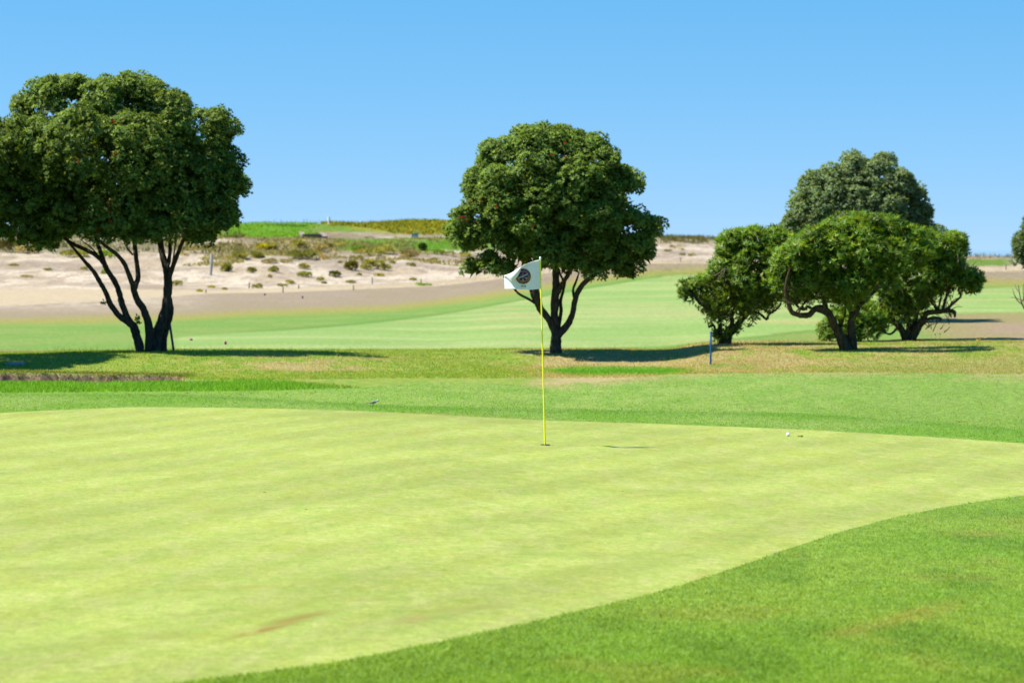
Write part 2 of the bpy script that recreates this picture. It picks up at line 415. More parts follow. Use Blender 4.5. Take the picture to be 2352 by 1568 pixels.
class MB:
    """collects shapes; build() links them as one mesh"""
    def __init__(s): s.V = []; s.F = []; s.C = []
    def add(s, V, F, c=None):
        n = len(s.V)
        s.V += [tuple(v) for v in V]; s.F += [tuple(i + n for i in f) for f in F]
        s.C += [c or (1, 1, 1)] * len(V)
    def box(s, c, size, rot=None, col=None):
        a, b, d = [q / 2 for q in size]
        V = [Vector(v) for v in ((-a, -b, -d), (a, -b, -d), (a, b, -d), (-a, b, -d), (-a, -b, d), (a, -b, d), (a, b, d), (-a, b, d))]
        if rot is not None: V = [rot @ v for v in V]
        s.add([v + Vector(c) for v in V], [(0, 3, 2, 1), (4, 5, 6, 7), (0, 1, 5, 4), (1, 2, 6, 5), (2, 3, 7, 6), (3, 0, 4, 7)], col)
    def tube(s, pts, rad, n=8, cap=True, col=None, lump=0.0, seed=0):
        pts = [Vector(p) for p in pts]; rings = []
        rnd = random.Random(seed)
        prev = None; V = []; F = []
        for i, p in enumerate(pts):
            t = (pts[min(i + 1, len(pts) - 1)] - pts[max(i - 1, 0)]).normalized()
            if prev is None:
                nrm = t.orthogonal().normalized()
            else:
                nrm = (prev - t * prev.dot(t)).normalized()
            prev = nrm; bn = t.cross(nrm)
            for k in range(n):
                a = 2 * math.pi * k / n
                r = rad[i] * (1 + lump * (rnd.random() - .5))
                V.append(p + (nrm * math.cos(a) + bn * math.sin(a)) * r)
        for i in range(len(pts) - 1):
            for k in range(n):
                F.append((i * n + k, i * n + (k + 1) % n, (i + 1) * n + (k + 1) % n, (i + 1) * n + k))
        if cap:
            m0 = len(V); V += V[:n] + V[(len(pts) - 1) * n:len(pts) * n]
            F.append(tuple(range(m0 + n - 1, m0 - 1, -1))); F.append(tuple(range(m0 + n, m0 + 2 * n)))
        s.add(V, F, col)
    def lathe(s, c, prof, n=16, col=None):
        V = []; F = []
        for r, z in prof:
            for k in range(n):
                a = 2 * math.pi * k / n
                V.append(Vector(c) + Vector((r * math.cos(a), r * math.sin(a), z)))
        for i in range(len(prof) - 1):
            for k in range(n):
                F.append((i * n + k, i * n + (k + 1) % n, (i + 1) * n + (k + 1) % n, (i + 1) * n + k))
        m0 = len(V); V += V[:n] + V[(len(prof) - 1) * n:len(prof) * n]
        F.append(tuple(range(m0 + n - 1, m0 - 1, -1))); F.append(tuple(range(m0 + n, m0 + 2 * n)))
        s.add(V, F, col)
    def build(s, name, mat, parent=None, kind=None, smooth=False, loc=None):
        V = np.array(s.V)
        if loc is not None: V = V - np.array(loc)
        me = new_mesh(name, V, s.F, np.array(s.C), smooth)
        return link(name, me, mat, parent, kind)

# ------------------------------------------------------------------ materials
def mat_new(name):
    m = bpy.data.materials.new(name); m.use_nodes = True
    nt = m.node_tree
    return m, nt.nodes, nt.links, nt.nodes["Principled BSDF"]

def N(nodes, t, **kw):
    n = nodes.new(t)
    for k, v in kw.items():
        if k in n.inputs: n.inputs[k].default_value = v
        else: setattr(n, k, v)
    return n

def mixrgb(nodes, links, a, b, f, mode='MIX'):
    n = nodes.new("ShaderNodeMix"); n.data_type = 'RGBA'; n.blend_type = mode
    for sock, v in ((n.inputs[6], a), (n.inputs[7], b), (n.inputs[0], f)):
        if hasattr(v, 'is_output'): links.new(v, sock)
        elif isinstance(v, (int, float)): sock.default_value = v
        else: sock.default_value = (*v, 1)
    return n.outputs[2]

def ramp(nodes, links, src, a, b, va=0.0, vb=1.0):
    n = nodes.new("ShaderNodeMapRange"); n.interpolation_type = 'SMOOTHSTEP'
    links.new(src, n.inputs[0]); n.inputs[1].default_value = a; n.inputs[2].default_value = b
    n.inputs[3].default_value = va; n.inputs[4].default_value = vb
    return n.outputs[0]

def noise(nodes, links, vec, scale, detail=4, rough=.55):
    n = N(nodes, "ShaderNodeTexNoise"); n.inputs["Scale"].default_value = scale
    n.inputs["Detail"].default_value = detail; n.inputs["Roughness"].default_value = rough
    links.new(vec, n.inputs["Vector"])
    return n.outputs["Fac"]

def ground_material():
    m, nd, lk, bsdf = mat_new("ground")
    geo = nd.new("ShaderNodeNewGeometry"); pos = geo.outputs["Position"]
    att = N(nd, "ShaderNodeAttribute", attribute_name="col").outputs["Color"]
    gsd = N(nd, "ShaderNodeAttribute", attribute_name="green").outputs["Fac"]
    rel = N(nd, "ShaderNodeAttribute", attribute_name="relief").outputs["Fac"]
    # general variation
    v1 = ramp(nd, lk, noise(nd, lk, pos, 9, 5, .6), .32, .68, .78, 1.2)
    v2 = ramp(nd, lk, noise(nd, lk, pos, 45, 4, .7), .3, .7, .72, 1.25)
    base = mixrgb(nd, lk, att, v1, 1.0, 'MULTIPLY')
    base = mixrgb(nd, lk, base, v2, 1.0, 'MULTIPLY')
    # putting surface
    mp = nd.new("ShaderNodeMapping"); lk.new(pos, mp.inputs[0])
    mp.inputs["Rotation"].default_value = (0, 0, math.radians(-55)); mp.inputs["Scale"].default_value = (1.0, .32, 1)
    st = noise(nd, lk, mp.outputs[0], 2.4, 5, .6)
    big = noise(nd, lk, pos, .35, 3, .5)
    med = noise(nd, lk, pos, 3.6, 5, .62)
    fine = noise(nd, lk, pos, 11, 5, .65)
    g = mixrgb(nd, lk, (.302, .340, .086), (.256, .322, .062), ramp(nd, lk, med, .36, .64))
    g = mixrgb(nd, lk, g, (.285, .310, .050), ramp(nd, lk, st, .42, .66, 0, .45))
    g = mixrgb(nd, lk, g, (.200, .268, .028), ramp(nd, lk, noise(nd, lk, pos, 5.2, 5, .6), .50, .70, 0, .45))
    g = mixrgb(nd, lk, g, (.335, .348, .110), ramp(nd, lk, noise(nd, lk, mp.outputs[0], 4.6, 4, .6), .48, .70, 0, .6))
    g = mixrgb(nd, lk, g, (.33, .27, .075), ramp(nd, lk, noise(nd, lk, mp.outputs[0], 1.6, 6, .65), .62, .74, 0, .45))
    g = mixrgb(nd, lk, g, ramp(nd, lk, big, .35, .65, .93, 1.06), 1.0, 'MULTIPLY')
    g = mixrgb(nd, lk, g, ramp(nd, lk, fine, .3, .7, .88, 1.12), 1.0, 'MULTIPLY')
    g = mixrgb(nd, lk, g, ramp(nd, lk, noise(nd, lk, pos, 90, 3, .7), .3, .7, .84, 1.15), 1.0, 'MULTIPLY')
    stn = N(nd, "ShaderNodeAttribute", attribute_name="stain").outputs["Fac"]
    wv = nd.new("ShaderNodeTexWave"); wv.wave_type = 'BANDS'; wv.bands_direction = 'X'
    mp2 = nd.new("ShaderNodeMapping"); lk.new(pos, mp2.inputs[0]); mp2.inputs["Rotation"].default_value = (0, 0, math.radians(27))
    lk.new(mp2.outputs[0], wv.inputs["Vector"]); wv.inputs["Scale"].default_value = .30; wv.inputs["Distortion"].default_value = 1.4; wv.inputs["Detail"].default_value = 3; wv.inputs["Detail Scale"].default_value = 1.2
    g = mixrgb(nd, lk, g, ramp(nd, lk, wv.outputs["Fac"], .2, .8, .95, 1.042), 1.0, 'MULTIPLY')
    g = mixrgb(nd, lk, g, ramp(nd, lk, noise(nd, lk, pos, 30, 3, .7), .3, .7, .86, 1.13), 1.0, 'MULTIPLY')
    g = mixrgb(nd, lk, g, (.88, .865, .84), 1.0, 'MULTIPLY')
    g = mixrgb(nd, lk, g, att, stn)
    jit = nd.new("ShaderNodeMath"); jit.operation = 'MULTIPLY_ADD'
    lk.new(noise(nd, lk, pos, 14, 3, .6), jit.inputs[0]); jit.inputs[1].default_value = .12; lk.new(gsd, jit.inputs[2])
    fac = ramp(nd, lk, jit.outputs[0], .03, .09)
    colr = mixrgb(nd, lk, base, g, fac)
    lk.new(colr, bsdf.inputs["Base Color"])
    bsdf.inputs["Roughness"].default_value = .9
    bsdf.inputs["Specular IOR Level"].default_value = .18
    # relief: blades everywhere, footprints and ripples on the sand
    b1 = nd.new("ShaderNodeBump"); b1.inputs["Strength"].default_value = .35; b1.inputs["Distance"].default_value = .012
    lk.new(noise(nd, lk, pos, 70, 4, .7), b1.inputs["Height"])
    b2 = nd.new("ShaderNodeBump"); b2.inputs["Distance"].default_value = .35
    lk.new(rel, b2.inputs["Strength"]); lk.new(noise(nd, lk, pos, 1.7, 5, .62), b2.inputs["Height"]); lk.new(b1.outputs[0], b2.inputs["Normal"])
    lk.new(b2.outputs[0], bsdf.inputs["Normal"])
    return m

def leaf_material(name, trans=.3, rough=.38, spec=.5):
    m, nd, lk, bsdf = mat_new(name)
    att = N(nd, "ShaderNodeAttribute", attribute_name="col").outputs["Color"]
    geo = nd.new("ShaderNodeNewGeometry")
    base = mixrgb(nd, lk, att, ramp(nd, lk, noise(nd, lk, geo.outputs["Position"], 25, 2), .3, .7, .82, 1.18), 1.0, 'MULTIPLY')
    lk.new(base, bsdf.inputs["Base Color"])
    bsdf.inputs["Roughness"].default_value = rough
    bsdf.inputs["Specular IOR Level"].default_value = spec
    tr = nd.new("ShaderNodeBsdfTranslucent")
    lk.new(mixrgb(nd, lk, base, (1.5, 1.35, .45), 1.0, 'MULTIPLY'), tr.inputs[0])
    ms = nd.new("ShaderNodeMixShader"); ms.inputs[0].default_value = trans
    lk.new(bsdf.outputs[0], ms.inputs[1]); lk.new(tr.outputs[0], ms.inputs[2])
    lk.new(ms.outputs[0], nd["Material Output"].inputs["Surface"])
    return m

def bark_material(name, a, b):
    m, nd, lk, bsdf = mat_new(name)
    geo = nd.new("ShaderNodeNewGeometry"); pos = geo.outputs["Position"]
    mp = nd.new("ShaderNodeMapping"); lk.new(pos, mp.inputs[0]); mp.inputs["Scale"].default_value = (1, 1, .3)
    n = noise(nd, lk, mp.outputs[0], 22, 6, .7)
    lk.new(mixrgb(nd, lk, a, b, ramp(nd, lk, n, .35, .68)), bsdf.inputs["Base Color"])
    bsdf.inputs["Roughness"].default_value = .9; bsdf.inputs["Specular IOR Level"].default_value = .2
    bp = nd.new("ShaderNodeBump"); bp.inputs["Strength"].default_value = .8; bp.inputs["Distance"].default_value = .03
    lk.new(n, bp.inputs["Height"]); lk.new(bp.outputs[0], bsdf.inputs["Normal"])
    return m

def paint(name, c, rough=.5, var=.15, scale=12, trans=0.0, spec=.4):
    m, nd, lk, bsdf = mat_new(name)
    geo = nd.new("ShaderNodeNewGeometry")
    n = ramp(nd, lk, noise(nd, lk, geo.outputs["Position"], scale, 4), .3, .7, 1 - var, 1 + var * .6)
    out = mixrgb(nd, lk, c, n, 1.0, 'MULTIPLY')
    lk.new(out, bsdf.inputs["Base Color"])
    bsdf.inputs["Roughness"].default_value = rough; bsdf.inputs["Specular IOR Level"].default_value = spec
    if trans:
        tr = nd.new("ShaderNodeBsdfTranslucent"); lk.new(out, tr.inputs[0])
        ms = nd.new("ShaderNodeMixShader"); ms.inputs[0].default_value = trans
        lk.new(bsdf.outputs[0], ms.inputs[1]); lk.new(tr.outputs[0], ms.inputs[2])
        lk.new(ms.outputs[0], nd["Material Output"].inputs["Surface"])
    return m

M_GROUND = ground_material()
M_LEAF = leaf_material("leathery_leaf", .34, .55, .16)
M_SHRUB = leaf_material("glossy_leaf", .38, .42, .28)
M_DUNE = leaf_material("dune_leaf", .5, .6, .2)
M_GRASS = leaf_material("grass_blade", .42, .55, .25)
M_BARK = bark_material("dark_bark", (.022, .017, .013), (.078, .060, .045))
M_SHRUBBARK = bark_material("lichen_bark", (.028, .020, .013), (.10, .072, .032))
M_TWIG = bark_material("dead_twig", (.10, .075, .055), (.20, .16, .12))

# ------------------------------------------------------------------ ground meshes
OFF = 8.0
s_in = np.linspace(-.225, .225, 391)
s_out = np.geomspace(.235, 1.2, 26)
S = np.concatenate([-s_out[::-1], s_in, s_out])
GX = S[None, :] * (Yk[:, None] + OFF); GY = np.repeat(Yk[:, None], len(S), 1)
GZ = terrain(GX, GY)
gcol, gsd, gu, grow, grid_ridge = ground_colour(GX.ravel(), GY.ravel(), GZ.ravel())
nY, nS = GX.shape
V = np.stack([GX.ravel(), GY.ravel(), GZ.ravel()], 1)
I = np.arange(nY * nS).reshape(nY, nS)
F = np.stack([I[:-1, :-1], I[:-1, 1:], I[1:, 1:], I[1:, :-1]], -1).reshape(-1, 4)
stain = np.zeros(len(V))
for sx, sy, L, W, ang, c, k in _st:
    dx, dy = V[:, 0] - sx, V[:, 1] - sy
    a = (dx * math.cos(ang) + dy * math.sin(ang)) / L; b = (-dx * math.sin(ang) + dy * math.cos(ang)) / W
    stain = np.maximum(stain, np.exp(-(a * a + b * b) * 2.2) * min(1.0, k * 1.25) * sstep(.25, .55, fbm(V[:, 0] * 5, V[:, 1] * 3, 4) + .08))
relief = .10 * sstep(43, 46, V[:, 1]) + .75 * sstep(112, 124, V[:, 1])
fc = F[:, 0]
fu, fY, fr, fg = gu[fc], V[fc, 1], grow[fc], gsd[fc]
fpn = np.interp(fu, [-200, 0, 250, 480, 650, 800, 1000, 1070, 1300, 1480, 1600, 2200, 2260, 2352], [705, 702, 690, 674, 671, 665, 657, 650, 622, 605, 604, 622, 624, 622])
fpf = np.interp(fu, [-200, 0, 250, 480, 650, 800, 1000, 1070, 1300, 1480, 1600, 2200, 2260, 2352], [664, 664, 664, 667, 662, 656, 647, 638, 614, 601, 601, 614, 614, 613])
zone = np.full(len(F), 0)
zone[fY > B_BACK(fu)] = 2
zone[fY > B_COLLAR(fu)] = 3
zone[fY > B_FOOT(fu)] = 4
zone[fg > 0] = 1
bk0 = 44.1
zone[(fY > 41.9) & (fY < 44.1) & (fu < 415)] = 5
zone[fY > grid_ridge[fc]] = 6
zone[(fY > B_NEAR(fu)) & (fY < B_FAR(fu)) & (fY > grid_ridge[fc]) & (fu > 400)] = 7
zone[(fY > B_FAR(fu) + 4) & (fr < np.interp(fu, [0, 400, 600, 900, 1100, 1300, 1500, 1650, 2100, 2352], [738, 729, 718, 708, 684, 650, 622, 620, 645, 645]))] = 8
zone[(fY > 75) & (fr < fpn) & (fr >= fpf)] = 9
zone[(fY > 100) & (fr < fpf)] = 10
zone[(fY > 165) & (zone == 6)] = 10
for zid, nm in enumerate(["lawn", "putting_green", "collar_lawn", "apron_lawn", "mound_ground", "bunker_sand", "valley_ground", "fairway", "dry_ground", "sand_path", "dune_hills"]):
    sel = F[zone == zid]
    if len(sel) == 0: continue
    used, inv = np.unique(sel, return_inverse=True)
    me = new_mesh(nm, V[used], inv.reshape(-1, 4), gcol[used], True,
                  {'green': gsd[used], 'relief': relief[used], 'stain': stain[used]})
    link(nm, me, M_GROUND, None, 'structure')
# land behind the camera
mb = MB(); mb.add([(-1, -300, .6), (1, -300, .6), (1.2, -7, .6), (-1.2, -7, .6), (-400, -300, .6), (-400, -7, .6), (400, -300, .6), (400, -7, .6)],
                  [(0, 1, 2, 3), (4, 0, 3, 5), (1, 6, 7, 2)])
o = mb.build("lawn", paint("plain_turf", (.10, .18, .03), .9, .3, 2), None, 'structure')
# the sea
msea, nd, lk, bsdf = mat_new("sea_water")
bsdf.inputs["Base Color"].default_value = (.10, .30, .50, 1); bsdf.inputs["Roughness"].default_value = .03; bsdf.inputs["Specular IOR Level"].default_value = .3
geo = nd.new("ShaderNodeNewGeometry"); bp = nd.new("ShaderNodeBump"); bp.inputs["Strength"].default_value = .004; bp.inputs["Distance"].default_value = .4
lk.new(noise(nd, lk, geo.outputs["Position"], .12, 5, .6), bp.inputs["Height"]); lk.new(bp.outputs[0], bsdf.inputs["Normal"])
mb = MB(); mb.add([(-30000, 230, -6.5), (30000, 230, -6.5), (30000, 40000, -6.5), (-30000, 40000, -6.5)], [(0, 1, 2, 3)])
mb.build("sea", msea, None, 'structure')

# ------------------------------------------------------------------ leaves
def unit(v):
    return v / np.maximum(np.linalg.norm(v, axis=-1, keepdims=True), 1e-9)

def leaves_mesh(P, D, L, W, col, rng, fold=.22, face=None):
    """one folded quad per leaf; face = the way the upper side looks"""
    n = len(P)
    w = unit(np.cross(D, rng.normal(size=(n, 3)) if face is None else face + rng.normal(size=(n, 3)) * .38))
    up = np.cross(w, D)
    mid = P + D * (L * .5)[:, None]
    a = mid + w * (W * .5)[:, None] + up * (W * fold)[:, None]
    b = mid - w * (W * .5)[:, None] + up * (W * fold)[:, None]
    t = P + D * L[:, None]
    V = np.stack([P, a, t, b], 1).reshape(-1, 3)
    F = np.arange(4 * n).reshape(n, 4)
    return V, F, np.repeat(col, 4, 0)

def rosettes(Q, A, k, rng, length, width, spread=(.55, 1.25)):
    """k leaves round each tip Q with axis A"""
    n = len(Q)
    Q = np.repeat(Q, k, 0); A = np.repeat(A, k, 0)
    per = unit(np.cross(A, rng.normal(size=A.shape)))
    t = rng.uniform(spread[0], spread[1], len(A))[:, None]
    D = unit(A * np.cos(t) + per * np.sin(t))
    L = rng.uniform(length * .7, length * 1.2, len(A)); W = L * width
    return Q, D, L, W, A

def crown_points(lobes, centre, rng, clump_r, gap, n_ros, up_bias=1.1, inner=.2, sub_squash=.82):
    """lobes (x,y,z,r) -> leaf tips and axes, gathered into clumps like cauliflower heads"""
    L = np.array(lobes)
    Cs, Rs, Os = [], [], []
    for (x, y, z, r) in lobes:
        n = max(5, int(4 * math.pi * r * r / (gap * gap)))
        k = np.arange(n) + .5
        ph = np.arccos(1 - 2 * k / n); th = math.pi * (1 + 5 ** .5) * k + rng.uniform(0, 6.28)
        d = np.stack([np.cos(th) * np.sin(ph), np.sin(th) * np.sin(ph), np.cos(ph)], 1)
        d = unit(d + rng.normal(size=d.shape) * .18)
        c = np.array([x, y, z]) + d * (r - min(clump_r * .80, .40 * r)) * np.where(rng.random((n, 1)) < .13, rng.uniform(1.08, 1.26, (n, 1)), rng.uniform(.84, 1.04, (n, 1)))
        out = unit(np.array([x, y, z]) - centre + 1e-6)
        ok = (d * out).sum(1) > -.35
        ins = np.linalg.norm(c[:, None] - L[None, :, :3], axis=2) - L[None, :, 3]
        deep = -ins.min(1)
        ok &= (deep < clump_r * 1.25) | (rng.random(n) < inner)
        Cs.append(c[ok]); Rs.append(clump_r * rng.uniform(.50, 1.35, ok.sum())); Os.append(d[ok])
    Cs = np.concatenate(Cs); Rs = np.concatenate(Rs); Os = np.concatenate(Os)
    n = len(Cs)
    m = n_ros
    v = unit(rng.normal(size=(n, m, 3)))
    want = unit(Os + np.array([0, 0, up_bias]))
    dots = (v * want[:, None]).sum(2)
    v = np.where((dots < -.05)[..., None], v - 2 * dots[..., None] * want[:, None] * .95, v)
    v = unit(v)
    q = Cs[:, None] + v * (Rs[:, None, None]) * rng.uniform(.72, 1.06, (n, m, 1)) * np.array([1, 1, sub_squash])
    ax = unit(v * .9 + np.array([0, 0, .75]) + rng.normal(size=v.shape) * .25)
    shade = np.clip(rng.normal(0, 1, (n, 1)) * .16 + 1 + rng.normal(0, 1, (n, m)) * .13, .55, 1.6)
    return q.reshape(-1, 3), ax.reshape(-1, 3), shade.reshape(-1), np.repeat(dots[:, :, None], 1, 2).reshape(-1)

def lobe_world(list_px, to_disp, Y, depth_ratio, rng, centre_px, half_w, half_h):
    """photo outline lobes -> 3D lobes: each lies near and far on the crown's rounded front and back"""
    out = []
    for (a, b, r) in list_px:
        px, row, rp = to_disp(a, b, r)
        rm = rp / FD * Y
        e = 1 - ((px - centre_px[0]) / half_w) ** 2 - ((row - centre_px[1]) / half_h) ** 2
        D = depth_ratio * half_w / FD * Y * math.sqrt(max(e, 0.0))
        spots = [-.72 * D, .72 * D] if D > .5 * rm else [rng.uniform(-.3, .3) * rm]
        inner = e > .42
        for s in spots:
            s *= rng.uniform(.60, 1.12)
            p = ray_at(px, row, Y + s)
            # keep the true width when the lobe is nearer or farther
            out.append((p[0], p[1], p[2], rm * (rng.uniform(.86, 1.02) if inner else rng.uniform(.95, 1.05))))
    return out

def branch_pts(pts_px, conv, Y, base=None, depth=0.0, wob=.0, seed=0, start_depth=0.0):
    """traced photo polyline -> smooth 3D polyline drifting in depth"""
    rnd = random.Random(seed)
    n = len(pts_px); P = []
    for i, p in enumerate(pts_px):
        px, row, _ = conv(p[0], p[1], 1)
        t = i / max(n - 1, 1)
        P.append(ray_at(px, row, Y + start_depth + (depth - start_depth) * t + rnd.uniform(-wob, wob) * (1 if 0 < i else 0)))
    return np.array(P)

def smooth_line(P, R, k=4):
    """Catmull-Rom through the points"""
    P = np.array(P); R = np.array(R, float)
    n = len(P); out = []; rr = []
    for i in range(n - 1):
        p0, p1, p2, p3 = P[max(i - 1, 0)], P[i], P[i + 1], P[min(i + 2, n - 1)]
        for j in range(k):
            t = j / k
            out.append(.5 * (2 * p1 + (p2 - p0) * t + (2 * p0 - 5 * p1 + 4 * p2 - p3) * t * t + (3 * p1 - p0 - 3 * p2 + p3) * t ** 3))
            rr.append(R[i] * (1 - t) + R[i + 1] * t)
    out.append(P[-1]); rr.append(R[-1])
    return out, rr

def add_limb(name, root, pts_px, widths, conv, Y, depth, mat, seed, start_depth=0.0, wob=.04, sink=0.0, sides=9, lump=.22):
    P = branch_pts(pts_px, conv, Y, depth=depth, wob=wob, seed=seed, start_depth=start_depth)
    R = [conv(0, 0, w)[2] / 2 / FD * Y for w in widths]
    R = list(np.interp(np.linspace(0, 1, len(P)), np.linspace(0, 1, len(R)), R))
    if sink:
        P = np.concatenate([[P[0] + (0, 0, -sink)], P]); R = [R[0] * 1.55] + R
    P, R = smooth_line(P, R, 4)
    mb = MB(); mb.tube(P, R, sides, True, None, lump, seed)
    return mb.build(name, mat, root, None, True, root.location)

def make_crown(root, lobes, centre, seed, clump_r, gap, n_ros, k, length, width, base, tip, mat, name="crown", core=0, heart=None, **kw):
    rng = np.random.default_rng(seed)
    q, ax, sh, dots = crown_points(lobes, np.array(centre), rng, clump_r, gap, n_ros, **kw)
    P, D, L, W, A = rosettes(q, ax, k, rng, length, width)
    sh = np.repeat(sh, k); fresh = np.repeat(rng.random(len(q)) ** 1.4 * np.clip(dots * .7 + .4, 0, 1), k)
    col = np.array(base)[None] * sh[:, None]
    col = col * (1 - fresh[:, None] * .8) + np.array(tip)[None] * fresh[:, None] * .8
    col = col * rng.uniform(.8, 1.2, (len(col), 1))
    yel = rng.random(len(col)) < (.03 if mat is M_SHRUB else .006)
    col[yel] = np.array((.34, .29, .04))
    n_out = len(P)
    if core:
        # oversized dark leaves added to block light and darken the crown's inside
        lb = np.array(lobes); m = core; i = rng.integers(0, len(lb), m)
        p2 = lb[i, :3] + unit(rng.normal(size=(m, 3))) * lb[i, 3:] * rng.uniform(.15, .62, (m, 1))
        if heart:
            hc, hr = heart; j = rng.random(m) < .6
            p2[j] = np.array(hc) + unit(rng.normal(size=(j.sum(), 3))) * np.array(hr) * rng.uniform(.35, 1, (j.sum(), 1)) ** .6
        d2 = unit(rng.normal(size=(m, 3)))
        P = np.concatenate([P, p2]); D = np.concatenate([D, d2]); L = np.concatenate([L, rng.uniform(.14, .24, m)]); W = np.concatenate([W, rng.uniform(.09, .14, m)])
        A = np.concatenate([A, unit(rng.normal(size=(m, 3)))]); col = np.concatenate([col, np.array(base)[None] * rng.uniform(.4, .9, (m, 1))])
    w = unit(np.cross(D, A + rng.normal(size=A.shape) * .38)) * (W * .5)[:, None]
    V = np.stack([P - w, P + w, P + D * L[:, None]], 1).reshape(-1, 3)
    F = np.arange(len(V)).reshape(-1, 3); Cc = np.repeat(col, 3, 0)
    V = V - np.array(root.location)
    # rounded shading: each leaf leans its normal towards the shoot it grows on
    Ng = unit(np.cross(w, D)); Nl = unit(A * .85 + Ng * .55)
    me = new_mesh(name, V, F, Cc, True)
    me.normals_split_custom_set_from_vertices(np.repeat(Nl, 3, 0).tolist())
    o = link(name, me, mat, root, 'stuff')
    return o, q

def blossom_mesh():
    rng = np.random.default_rng(3)
    d = unit(rng.normal(size=(26, 3)) + np.array([0, 0, .3]))
    V, F, Cc = leaves_mesh(np.zeros((26, 3)), d, np.full(26, .036), np.full(26, .012), np.tile(np.array([.30, .012, .016]), (26, 1)), rng)
    return new_mesh("blossom", V, F, Cc, False)
BLOSSOM = blossom_mesh()
BLOSSOM.materials.append(M_DUNE)
def blossoms(root, spots, conv, q):
    """red flower heads on the near face of a crown"""
    pr = np.stack(project(q[:, 0], q[:, 1], q[:, 2]), 1)
    for (a, b) in spots:
        px, row, _ = conv(a, b, 1)
        d = np.hypot(pr[:, 0] - px, pr[:, 1] - row)
        near = np.where(d < 7)[0]
        if len(near) == 0: near = np.array([int(np.argmin(d))])
        k = near[np.argmin(q[near, 1])]
        o = bpy.data.objects.new("blossom", BLOSSOM); COL.objects.link(o)
        o.parent = root; o.location = Vector(q[k] + np.array([0, -.06, .03])) - root.location
        o.rotation_euler = (random.uniform(-.5, .5), random.uniform(-.5, .5), random.uniform(0, 6))

PG, PT = (.112, .180, .036), (.33, .43, .080)       # old leaf, young leaf

# --- left tree
conv2 = lambda a, b, r: (.2563 * a, 488.1 + .2563 * b, .2563 * r)
ident = lambda a, b, r: (a, b, r)
g = ground_at(345, 808, 46, 58); YL = float(g[1])
tree = thing("broadleaf_tree", "large dark tree with several leaning stems and scattered red flowers, beside the leaning blue stake", "tree", g)
lob = [(120, 228, 60), (230, 236, 62), (330, 240, 70), (395, 262, 58), (490, 300, 58), (500, 380, 55), (516, 425, 46), (480, 480, 62),
       (420, 420, 80), (300, 350, 100), (180, 340, 90), (66, 330, 72), (-20, 350, 78), (-50, 430, 80), (40, 450, 85), (150, 450, 90),
       (260, 460, 95), (360, 500, 65), (80, 520, 58), (-10, 510, 60), (230, 510, 60), (458, 525, 46), (150, 520, 48), (320, 528, 42), (512, 495, 36),
       (60, 250, 34), (170, 205, 38), (290, 205, 38), (540, 425, 26), (428, 492, 52), (385, 462, 60), (-90, 380, 70), (100, 545, 34), (400, 345, 70)]
lobes = lobe_world(lob, ident, YL, .85, random.Random(1), (225, 380), 345, 225)
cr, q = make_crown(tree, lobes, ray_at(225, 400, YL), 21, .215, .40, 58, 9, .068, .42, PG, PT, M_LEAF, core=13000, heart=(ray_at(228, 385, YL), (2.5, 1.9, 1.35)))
limbs = [
    ("trunk", [(1255, 1235), (1222, 1100), (1190, 1010), (1110, 955), (1060, 918), (990, 820), (950, 720), (900, 630), (840, 530), (770, 450), (720, 390), (660, 320), (560, 200)], [84, 80, 74, 62, 55, 50, 46, 42, 38, 34, 28, 24, 18], -.5, 0),
    ("limb", [(1195, 1030), (1130, 915), (1088, 800), (1070, 720), (1030, 620), (970, 530), (920, 440), (860, 385), (760, 330), (650, 280), (570, 225), (420, 120)], [62, 58, 54, 50, 48, 48, 44, 38, 36, 34, 30, 20], .2, -.1),
    ("limb", [(945, 480), (910, 380), (880, 300), (850, 200), (830, 60)], [44, 40, 36, 32, 22], .7, 0),
    ("trunk", [(1335, 1235), (1340, 1060), (1310, 930), (1282, 860), (1230, 780), (1200, 700), (1188, 640), (1150, 540), (1110, 450), (1040, 370), (960, 310), (880, 240), (760, 100)], [84, 76, 68, 66, 60, 56, 50, 42, 40, 36, 32, 26, 18], -.9, .05),
    ("limb", [(1205, 690), (1238, 570), (1225, 440), (1212, 340), (1205, 240), (1190, 60)], [46, 46, 42, 40, 36, 22], .6, -.2),
    ("trunk", [(1395, 1245), (1400, 1120), (1440, 1000), (1485, 860), (1500, 720), (1505, 600), (1490, 500), (1460, 400), (1440, 280), (1435, 150), (1420, -40)], [105, 96, 92, 84, 78, 76, 66, 58, 56, 46, 26], .5, .1),
    ("limb", [(1465, 1240), (1470, 1120), (1510, 980), (1535, 880), (1520, 760), (1512, 640)], [70, 62, 55, 48, 40, 34], .35, .35),
    ("limb", [(1515, 580), (1560, 450), (1600, 350), (1640, 250), (1720, 100)], [48, 42, 38, 34, 20], -.3, .2),
    ("limb", [(1498, 500), (1522, 370), (1522, 220), (1540, 40)], [40, 36, 34, 20], .8, .3),
    ("branch", [(870, 370), (800, 300), (740, 260)], [16, 12, 8], -.2, .1), ("branch", [(1545, 480), (1565, 330), (1590, 210)], [18, 14, 10], .1, .2),
    ("branch", [(1190, 380), (1150, 330), (1110, 270)], [18, 14, 8], .1, .2),
]
for i, (nm, pts, w, dep, sd) in enumerate(limbs):
    add_limb(nm, tree, pts, w, conv2, YL, dep, M_BARK, 40 + i, sd, .03, .12 if pts[0][1] > 1200 else 0)
